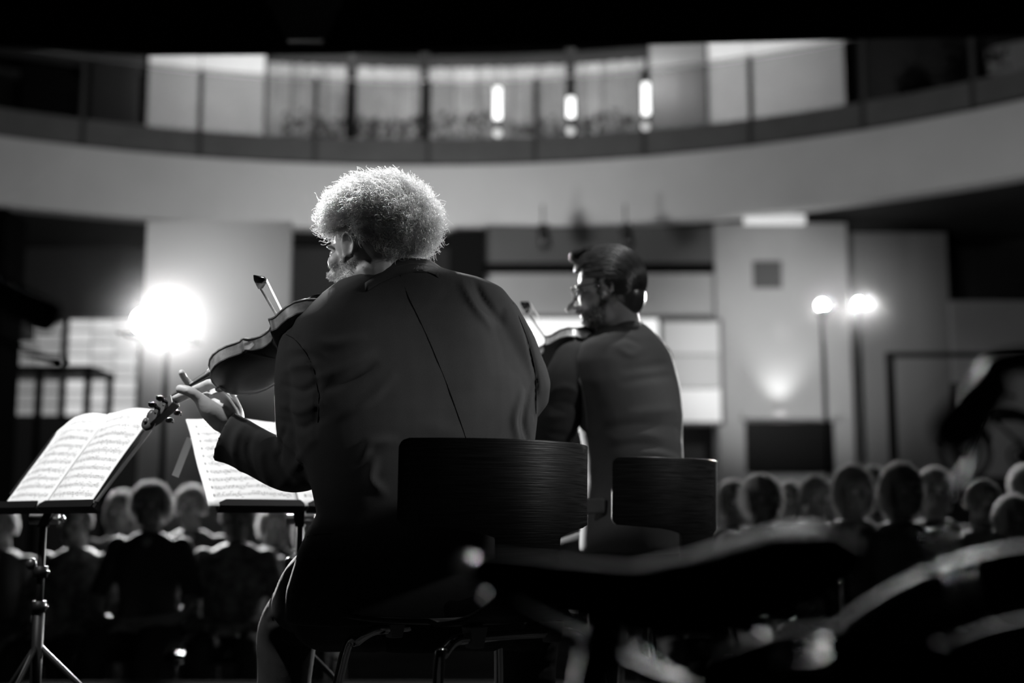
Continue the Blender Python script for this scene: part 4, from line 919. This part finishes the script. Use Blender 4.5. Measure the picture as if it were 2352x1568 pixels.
# quiff over the forehead
q = []
for i in range(260):
    x = rng.uniform(-.04, .05); p0 = A([x, .070 + rng.normal() * .003, .088]); p1 = p0 + A([0, .010, .018 + rng.normal() * .004]); p2 = p1 + A([rng.normal() * .004, .0, .012]); p3 = p2 + A([0, -.03, .008]); p4 = p3 + A([0, -.04, -.002])
    c_, _ = smooth([p0, p1, p2, p3, p4], 1, 2); q.append(c_ @ HR2.T + hc2)
obj('quiff', strands(A(q), .0013, .0006), HAIRD, hr2)
gl = B(); h2 = lambda p: hc2 + HR2 @ A(p)
for s in (-1, 1):
    gl.tube([h2((s * (.033 + .024 * math.cos(a)), .100 - .012 * abs(.5 * math.cos(a)), .002 + .017 * math.sin(a))) for a in np.linspace(0, 2 * math.pi, 20, endpoint=False)], .0016, 6, closed=True)
    gl.tube([h2((s * .058, .094, .010)), h2((s * .077, .07, .010)), h2((s * .081, .0, .008)), h2((s * .080, -.02, -.01))], .0016, 6)
gl.tube([h2((-.010, .103, .006)), h2((0, .106, .009)), h2((.010, .103, .006))], .0014, 6)
go = obj('glasses', gl, BLACKP, m2)
obj('hinge', B().ell(h2((-.060, .097, .010)), (.0035,) * 3), CHROME, go)

# ------------------------------------------------------------------ music stands and scores
def score_marks(Fn, w_, h_, staves, seed):
    r = random.Random(seed); b = B()
    def quad(u0, v0, u1, v1):
        pts = [Fn(u0, v0), Fn(u1, v0), Fn(u1, v1), Fn(u0, v1)]; b.add(A(pts), [(0, 1, 2, 3)])
    for s in range(staves):
        v = .05 + (s + .5) / staves * .88
        for k in range(5):
            vv = v + (k - 2) * .0065
            for u in np.linspace(.07, .93, 9)[:-1]: quad(u, vv, u + .1075, vv + .0011)
        quad(.08, v - .018, .092, v + .018); quad(.076, v - .006, .10, v + .004)      # clef
        u = .12
        while u < .92:
            if r.random() < .84:
                vv = v + r.randint(-3, 3) * .0042; quad(u, vv - .003, u + .012, vv + .003); sg = 1 if r.random() < .5 else -1; quad(u + .010, min(vv, vv + sg * .022), u + .0122, max(vv, vv + sg * .022))
                if r.random() < .6: quad(u + .010, vv + sg * .020, u + .038, vv + sg * .024)
            u += r.choice([.02, .026, .034])
        for bl in (.35, .62, .93): quad(bl, v - .013, bl + .002, v + .013)
    return b
def music_stand(spine, U, R, pages, label, panel, tray, seed, arms, post):
    """spine: world point at the foot of the page spine; U up the desk, R to the right"""
    U = A(U) / np.linalg.norm(U); R = A(R) / np.linalg.norm(R); Nn = np.cross(R, U); Nn /= np.linalg.norm(Nn)   # Nn towards the player
    if Nn[1] > 0: Nn = -Nn
    base = A([post[0], post[1], 0]); t = thing('music_stand', label, 'music stand', tuple(base))
    F = lambda r_, u_, n_=0: spine + R * r_ + U * u_ + Nn * n_
    x0, x1, h_ = panel
    b = B(); b.add(A([F(x0, -.005, -.020), F(x1, -.005, -.020), F(x1 - .02, h_, -.020), F(x0 + .02, h_, -.020), F(x0, -.005, -.023), F(x1, -.005, -.023), F(x1 - .02, h_, -.023), F(x0 + .02, h_, -.023)]), [(0, 1, 2, 3), (7, 6, 5, 4), (0, 4, 5, 1), (1, 5, 6, 2), (2, 6, 7, 3), (3, 7, 4, 0)])
    obj('desk_panel', b, BLACKM, t, sm=False)
    for xa, xb in ((tray[0], (tray[0] + tray[1]) / 2 - .012), ((tray[0] + tray[1]) / 2 + .0, tray[1])):
        b = B(); b.loft([A([F(x, -.008, -.022), F(x, -.008, .004), F(x, .010 if 0 < i < 3 else .0, .004), F(x, .010 if 0 < i < 3 else 0, .007), F(x, -.011, .007), F(x, -.011, -.022)]) for i, x in enumerate((xa, xa + .02, xb - .008, xb))])
        obj('tray', b, BLACKM, t, sm=False)
    for (ra, ua, rb, ub) in arms:
        d = A([rb - ra, ub - ua]); d /= np.linalg.norm(d); nv = A([-d[1], d[0]]) * .009
        q = [F(ra - nv[0], ua - nv[1], -.014), F(ra + nv[0], ua + nv[1], -.014), F(rb + nv[0], ub + nv[1], -.014), F(rb - nv[0], ub - nv[1], -.014)]; q2 = [p - Nn * .002 for p in q]
        obj('page_arm', B().add(A(q + q2), [(0, 1, 2, 3), (7, 6, 5, 4), (0, 4, 5, 1), (1, 5, 6, 2), (2, 6, 7, 3), (3, 7, 4, 0)]), STEEL, t, sm=False)
    top = A([post[0], post[1], post[2]])
    obj('pole', B().tube([base + A([0, 0, .32]), top], .0095, 12), BLACKM, t)
    obj('outer_tube', B().tube([base + A([0, 0, .05]), base + A([0, 0, .40])], .0145, 14), BLACKM, t)
    obj('tilt_hub', B().tube([top + A([-.035, 0, 0]), top + A([.04, 0, 0])], .014, 14), STEEL, t)
    obj('hub_bracket', B().loft([A([top + [-.012, -.012, -.02], top + [.012, -.012, -.02], top + [.012, .012, -.02], top + [-.012, .012, -.02]]), A([F((x0 + x1) / 2 - .02, .03, -.022)] * 1 + [F((x0 + x1) / 2 + .02, .03, -.022), F((x0 + x1) / 2 + .02, .06, -.022), F((x0 + x1) / 2 - .02, .06, -.022)])]), BLACKM, t, sm=False)
    obj('wing_knob', B().ell(top + A([.052, 0, 0]), (.006, .014, .010)).tube([top + A([.03, 0, 0]), top + A([.052, 0, 0])], .005, 8), CHROME, t)
    for zz in (.43, .52):
        obj('clamp_ring', B().lathe([(.008, 0), (.0175, 0), (.0175, .03), (.008, .03)], base + A([0, 0, zz - .05])), BLACKM, t)
        obj('screw', B().ell(base + A([.02, -.004, zz - .035]), (.006,) * 3), CHROME, t)
    kb = base + A([-.026, 0, .505]); obj('height_knob', B().ell(kb, (.014, .014, .016)), BLACKP, t)
    for k in range(3):
        a = .4 + k * 2.094; obj('leg', B().tube([base + A([0, 0, .30]), base + A([.20 * math.cos(a), .20 * math.sin(a), .10]), base + A([.33 * math.cos(a), .33 * math.sin(a), .008])], .007, 8), BLACKM, t)
    # the open score: a thing lying on the desk
    return t, F, Nn
def score(F, pages, label, seed, nb=.0):
    s = thing('sheet_music', label, 'sheet music', tuple(F(0, 0, 0)))
    for k, (r0, r1, h_, cut) in enumerate(pages):
        nu, nv = 18, 14; wd = r1 - r0
        def Fn(u, v, off=0, r0=r0, wd=wd, h_=h_, cut=cut):
            r_ = r0 + wd * u; bulge = .010 * math.sin(math.pi * min(1, abs(r_) / .21)) * 1.0; hh = h_
            if cut: hh = h_ - (.045 * max(0, (.26 - u) / .26) ** 2 if cut == 'l' else .01 * (1 - math.cos(u * 5)))
            return F(r_ + .0015 * math.sin(v * 9), hh * (1 - v) + .001, -.010 + bulge + .003 * math.sin(u * 7 + v * 4 + seed) * (1 - v) + off)
        V = [Fn(i / (nu - 1), j / (nv - 1)) for j in range(nv) for i in range(nu)]
        Q = [(j * nu + i, j * nu + i + 1, (j + 1) * nu + i + 1, (j + 1) * nu + i) for j in range(nv - 1) for i in range(nu - 1)]
        pg = obj('page', B().add(V, Q), PAPER, s, solid=.0006)
        mk = obj('printed_notes', score_marks(lambda u, v: Fn(u, v, .0009), wd, h_, 10, seed * 7 + k), INK, pg, sm=False); mk['kind'] = 'stuff'
    return s
U1 = A([.117, .129, .25]); R1 = A([.74, -.67, 0])
sp1 = P(92, 1160, 3.32)
st1, F1, _ = music_stand(sp1, U1, R1, None, 'black music stand at far left carrying an open score', (-.23, .235, .27), (-.26, .27), 3, [(.235, .02, .262, .24), (-.24, .05, -.235, .26)], P(100, 1192, 3.42))
score(F1, [(-.222, -.001, .305, 'l'), (.001, .222, .307, None)], 'open two-page score on the left music stand', 3)
U2 = A([-.104, .16, .235]); R2 = A([.838, .545, 0]); sp2 = P(692, 1158, 3.38)
st2, F2, _ = music_stand(sp2, U2, R2, None, 'black music stand half hidden behind the curly-haired violinist', (-.225, .24, .27), (-.225, .26), 5, [(-.315, .10, -.250, .235)], P(690, 1192, 3.50))
score(F2, [(-.250, -.001, .300, None), (.001, .235, .302, None)], 'open score on the right music stand behind the jacket sleeve', 5)

# ------------------------------------------------------------------ vintage motorcycles
def motorcycle(label, loc, yaw, sc=1.0, tank=True, saddle_z=.60, wr=.31, bar_w=.30, bar_z=.86, group=None, mirror=1, wb=1.18, dark=True):
    """rolling towards -X in its own space, rear wheel centre at the origin in plan"""
    t = thing('motorcycle', label, 'motorcycle', tuple(loc), yaw, group); t.scale = (sc, sc * mirror, sc)
    dk = {CHROME.name: BLACKM, STEEL.name: BLACKM} if dark else {}
    O = lambda nm, b, m, par=t, **k: obj(nm, b, m if nm in ('saddle_nose_rivet', 'rack_clip') else dk.get(m.name, m), par, world=False, **k)
    for x in (0, -wb):
        wl_ = O('wheel', B().tube([(x + (wr - .025) * math.cos(a), 0, wr + (wr - .025) * math.sin(a)) for a in np.linspace(0, 2 * math.pi, 48, endpoint=False)], .027, 12, closed=True), RUBBER)
        O('rim', B().tube([(x + (wr - .055) * math.cos(a), 0, wr + (wr - .055) * math.sin(a)) for a in np.linspace(0, 2 * math.pi, 40, endpoint=False)], .010, 8, closed=True, flat=1.8), CHROME, wl_)
        O('hub', B().lathe([(.008, -.06), (.03, -.06), (.03, -.045), (.018, -.04), (.018, .04), (.03, .045), (.03, .06), (.008, .06)], (x, 0, wr), Rx(math.pi / 2)), STEEL, wl_)
        for k in range(28):
            a = k * 2 * math.pi / 28; s = 1 if k % 2 else -1; a2 = a + (.35 if (k // 2) % 2 else -.35)
            O('spoke', B().tube([(x + .028 * math.cos(a2), s * .05, wr + .028 * math.sin(a2)), (x + (wr - .062) * math.cos(a), 0, wr + (wr - .062) * math.sin(a))], .0014, 4), CHROME, wl_)
        f0, f1 = (-.35, 2.5) if x == 0 else (.45, 2.75); R = []
        for a in np.linspace(f0, f1, 34):
            rr_ = wr + (.028 if tank else .055); cx_, cz = x + rr_ * math.cos(a), wr + rr_ * math.sin(a); dv = A([math.cos(a), 0, math.sin(a)]); c = A([cx_, 0, cz])
            R.append(A([c + A([0, y, 0]) - dv * h for y, h in ((-.05, .035), (-.042, .008), (-.022, -.004), (0, -.008), (.022, -.004), (.042, .008), (.05, .035), (.046, .036), (.038, .012), (0, -.004), (-.038, .012), (-.046, .036))]))
        fd = O('fender', B().loft(R), BLACKM); 
        for a in (1.35, 2.0): O('stay', B().tube([(x, .062, wr), (x + (wr + .02) * math.cos(a), .052, wr + (wr + .02) * math.sin(a))], .005, 6), CHROME, fd)
    if not tank: p, _ = smooth([(-wb + .22, 0, .76), (-wb + .27, 0, .45), (-wb + .36, 0, .27), (-.70, 0, .22), (-.45, 0, .26)], 1, 6); O('step_tube', B().tube(p, .026, 12), BLACKM)
    for a, b_, r in (((-wb + .22, 0, .78) if tank else (-.6, 0, .26), (-.45, 0, .30), .018), ((-.45, 0, .30), (-.40, 0, saddle_z - .03), .016), ((-.40, 0, saddle_z - .06), (-.06, .05, wr + .02), .011), ((-.40, 0, saddle_z - .06), (-.06, -.05, wr + .02), .011), ((-.45, .0, .28), (0, .07, wr), .011), ((-.45, 0, .28), (0, -.07, wr), .011)):
        O('frame_tube', B().tube([a, b_], r, 10), BLACKM)
    if tank:
        O('frame_tube', B().tube([(-wb + .22, 0, .76), (-.40, 0, saddle_z + .02)], .018, 10), BLACKM)
        O('fuel_tank', B().loft([ring((x, 0, z), a, c, 0, 24) @ A([[0, 0, 1], [0, 1, 0], [1, 0, 0]]) * 0 + A([[x, a * math.cos(q), z + c * math.sin(q)] for q in np.linspace(0, 2 * math.pi, 24, endpoint=False)]) for x, z, a, c in ((-.92, .74, .02, .03), (-.90, .745, .07, .07), (-.8, .745, .10, .085), (-.65, .735, .10, .08), (-.5, .71, .07, .06), (-.43, .69, .02, .03))]), BLACKM)
    # forks, headlamp, handlebar
    hx = -wb + .22
    for s in (-1, 1): O('fork_leg', B().tube([(-wb, s * .07, wr), (hx - .01, s * .07, .74), (hx + .01, s * .07, bar_z - .05)], .014, 10), STEEL)
    O('steering_head', B().tube([(hx - .02, 0, .66), (hx + .01, 0, bar_z - .04)], .024, 12), BLACKM)
    O('headlamp', B().lathe([(.01, .10), (.05, .09), (.075, .03), (.08, 0), (.078, -.005), (.01, -.014)], (hx - .10, 0, .74), Ry(math.pi / 2)), CHROME)
    p, _ = smooth([(hx + .16, bar_w, bar_z + .0), (hx + .06, bar_w * .85, bar_z + .045), (hx, bar_w * .45, bar_z + .03), (hx + .01, 0, bar_z - .03), (hx, -bar_w * .45, bar_z + .03), (hx + .06, -bar_w * .85, bar_z + .045), (hx + .16, -bar_w, bar_z + .0)], 1, 6)
    hb_ = O('handlebar', B().tube(p, .012, 10), CHROME)
    for s in (-1, 1):
        e = A([hx + .16, s * bar_w, bar_z]); d = A([.7, s * .45, -.3]); d /= np.linalg.norm(d)
        O('grip', B().tube([e - d * .05, e - d * .04, e + d * .09, e + d * .095], [.014, .018, .018, .014], 12), RUBBER, hb_)
        lv, _ = smooth([e - d * .07 + A([-.02, 0, -.01]), e + A([-.01, s * .0, -.04]), e + d * .10 + A([0, 0, -.045])], 1, 5); O('lever', B().tube(lv, .004, 8).ell(lv[-1], (.008,) * 3), CHROME, hb_)
    # engine and exhaust
    en = O('engine_case', B().ell((-.50, 0, .27), (.13, .09, .09)).ell((-.40, 0, .26), (.08, .10, .08)), STEEL)
    for k in range(7): O('cooling_fin', B().lathe([(.01, 0), (.055, 0), (.055, .006), (.01, .006)], (-.545 - .006 * k, 0, .36 + .016 * k), Ry(-.25)), STEEL, en)
    p, _ = smooth([(-.58, .05, .38), (-.66, .09, .32), (-.60, .11, .18), (-.3, .12, .17), (.12, .12, .18)], [.016, .016, .018, .03, .03], 5)
    O('exhaust', B().tube(p, _, 12), CHROME)
    # sprung saddle
    R = []
    for x, w1, z, th in ((-.555, .012, saddle_z + .005, .012), (-.54, .028, saddle_z + .010, .022), (-.48, .036, saddle_z + .004, .03), (-.40, .055, saddle_z - .004, .04), (-.34, .09, saddle_z + .004, .05), (-.28, .118, saddle_z + .020, .052), (-.235, .120, saddle_z + .030, .045), (-.215, .105, saddle_z + .024, .03), (-.205, .07, saddle_z + .012, .02)):
        q = np.linspace(0, 2 * math.pi, 22, endpoint=False); R.append(np.c_[np.full(22, x), w1 * np.cos(q), z - th * .25 + np.where(np.sin(q) > 0, th * .45, th) * np.sin(q)])
    kx = 1.0 if tank else .885
    sd = O('saddle', B().loft([r_ * A([kx, 1, 1]) + A([-.205 * (1 - kx), 0, 0]) for r_ in R]), LEATHER)
    O('saddle_nose_rivet', B().ell((-.205 - .353 * kx, 0, saddle_z + .004), (.009, .012, .010)), mat('polished_rivet', .95, .42, metal=1), sd)
    for s in (-1, 1):
        sp = [(-.26 + .018 * math.cos(a), s * .085 + .018 * math.sin(a), saddle_z - .12 + a * .0018) for a in np.linspace(0, 2 * math.pi * 6, 90)]; O('saddle_spring', B().tube(sp, .003, 6), CHROME, sd)
        O('saddle_frame', B().tube([(-.50, s * .02, saddle_z - .02), (-.40, s * .03, saddle_z - .07), (-.26, s * .085, saddle_z - .125)], .006, 8), BLACKM, sd)
        O('spring_seat', B().tube([(-.26, s * .085, saddle_z - .125), (-.10, s * .06, wr + .06)], .007, 8), BLACKM, sd)
    # rack above the rear fender
    if not tank:
        O('side_cover', B().ell((-.20, 0, .40), (.19, .085, .13)).ell((-.08, 0, .34), (.14, .075, .14)), LEATHER)
        rk = O('rear_rack', B().tube([(-.10, .07, wr * 2 + .05), (.20, .07, wr * 2 + .04), (.22, 0, wr * 2 + .038), (.20, -.07, wr * 2 + .04), (-.10, -.07, wr * 2 + .05)], .005, 8), BLACKM)
        for s in (-1, 1): O('rack_stay', B().tube([(.15, s * .07, wr * 2 + .04), (.02, s * .07, wr)], .004, 8), CHROME, rk)
        for x_, z_ in ((-.146, .578), (-.130, .583), (-.131, .548), (-.115, .552)): O('rack_clip', B().tube([(x_, -.075, z_), (x_ - .003, -.075, z_ + .026)], .0028, 8), mat('polished_rivet', .95, .42, metal=1), rk)
        O('tail_lamp', B().lathe([(.01, .0), (.03, 0), (.03, .03), (.01, .04)], (wr + .04, 0, wr * 1.45), Ry(math.pi / 2)), CHROME)
    return t
motorcycle('dark vintage moped nearest the camera, blurred, with leather saddle and curved rear fender', (.478, 1.12, 0), math.radians(4), 1.0, tank=False, saddle_z=.576, wr=.268, bar_w=.24, wb=1.40)
motorcycle('dark blurred motorcycle cut by the right edge, its handlebar reaching into the frame', (.885, .25, 0), math.radians(-90), 1.0, tank=True, saddle_z=.60, wr=.27, bar_w=.50, bar_z=.715)
z13 = P(0, 1072, 13)[2] - .1
wx = P(2215, 1000, 14.2)
motorcycle('far vintage motorcycle displayed inside the black frame at right', (wx[0] + 1.18, 14.2, z13), 0, 1.0, tank=True, saddle_z=.66, wr=.30, bar_z=.92)
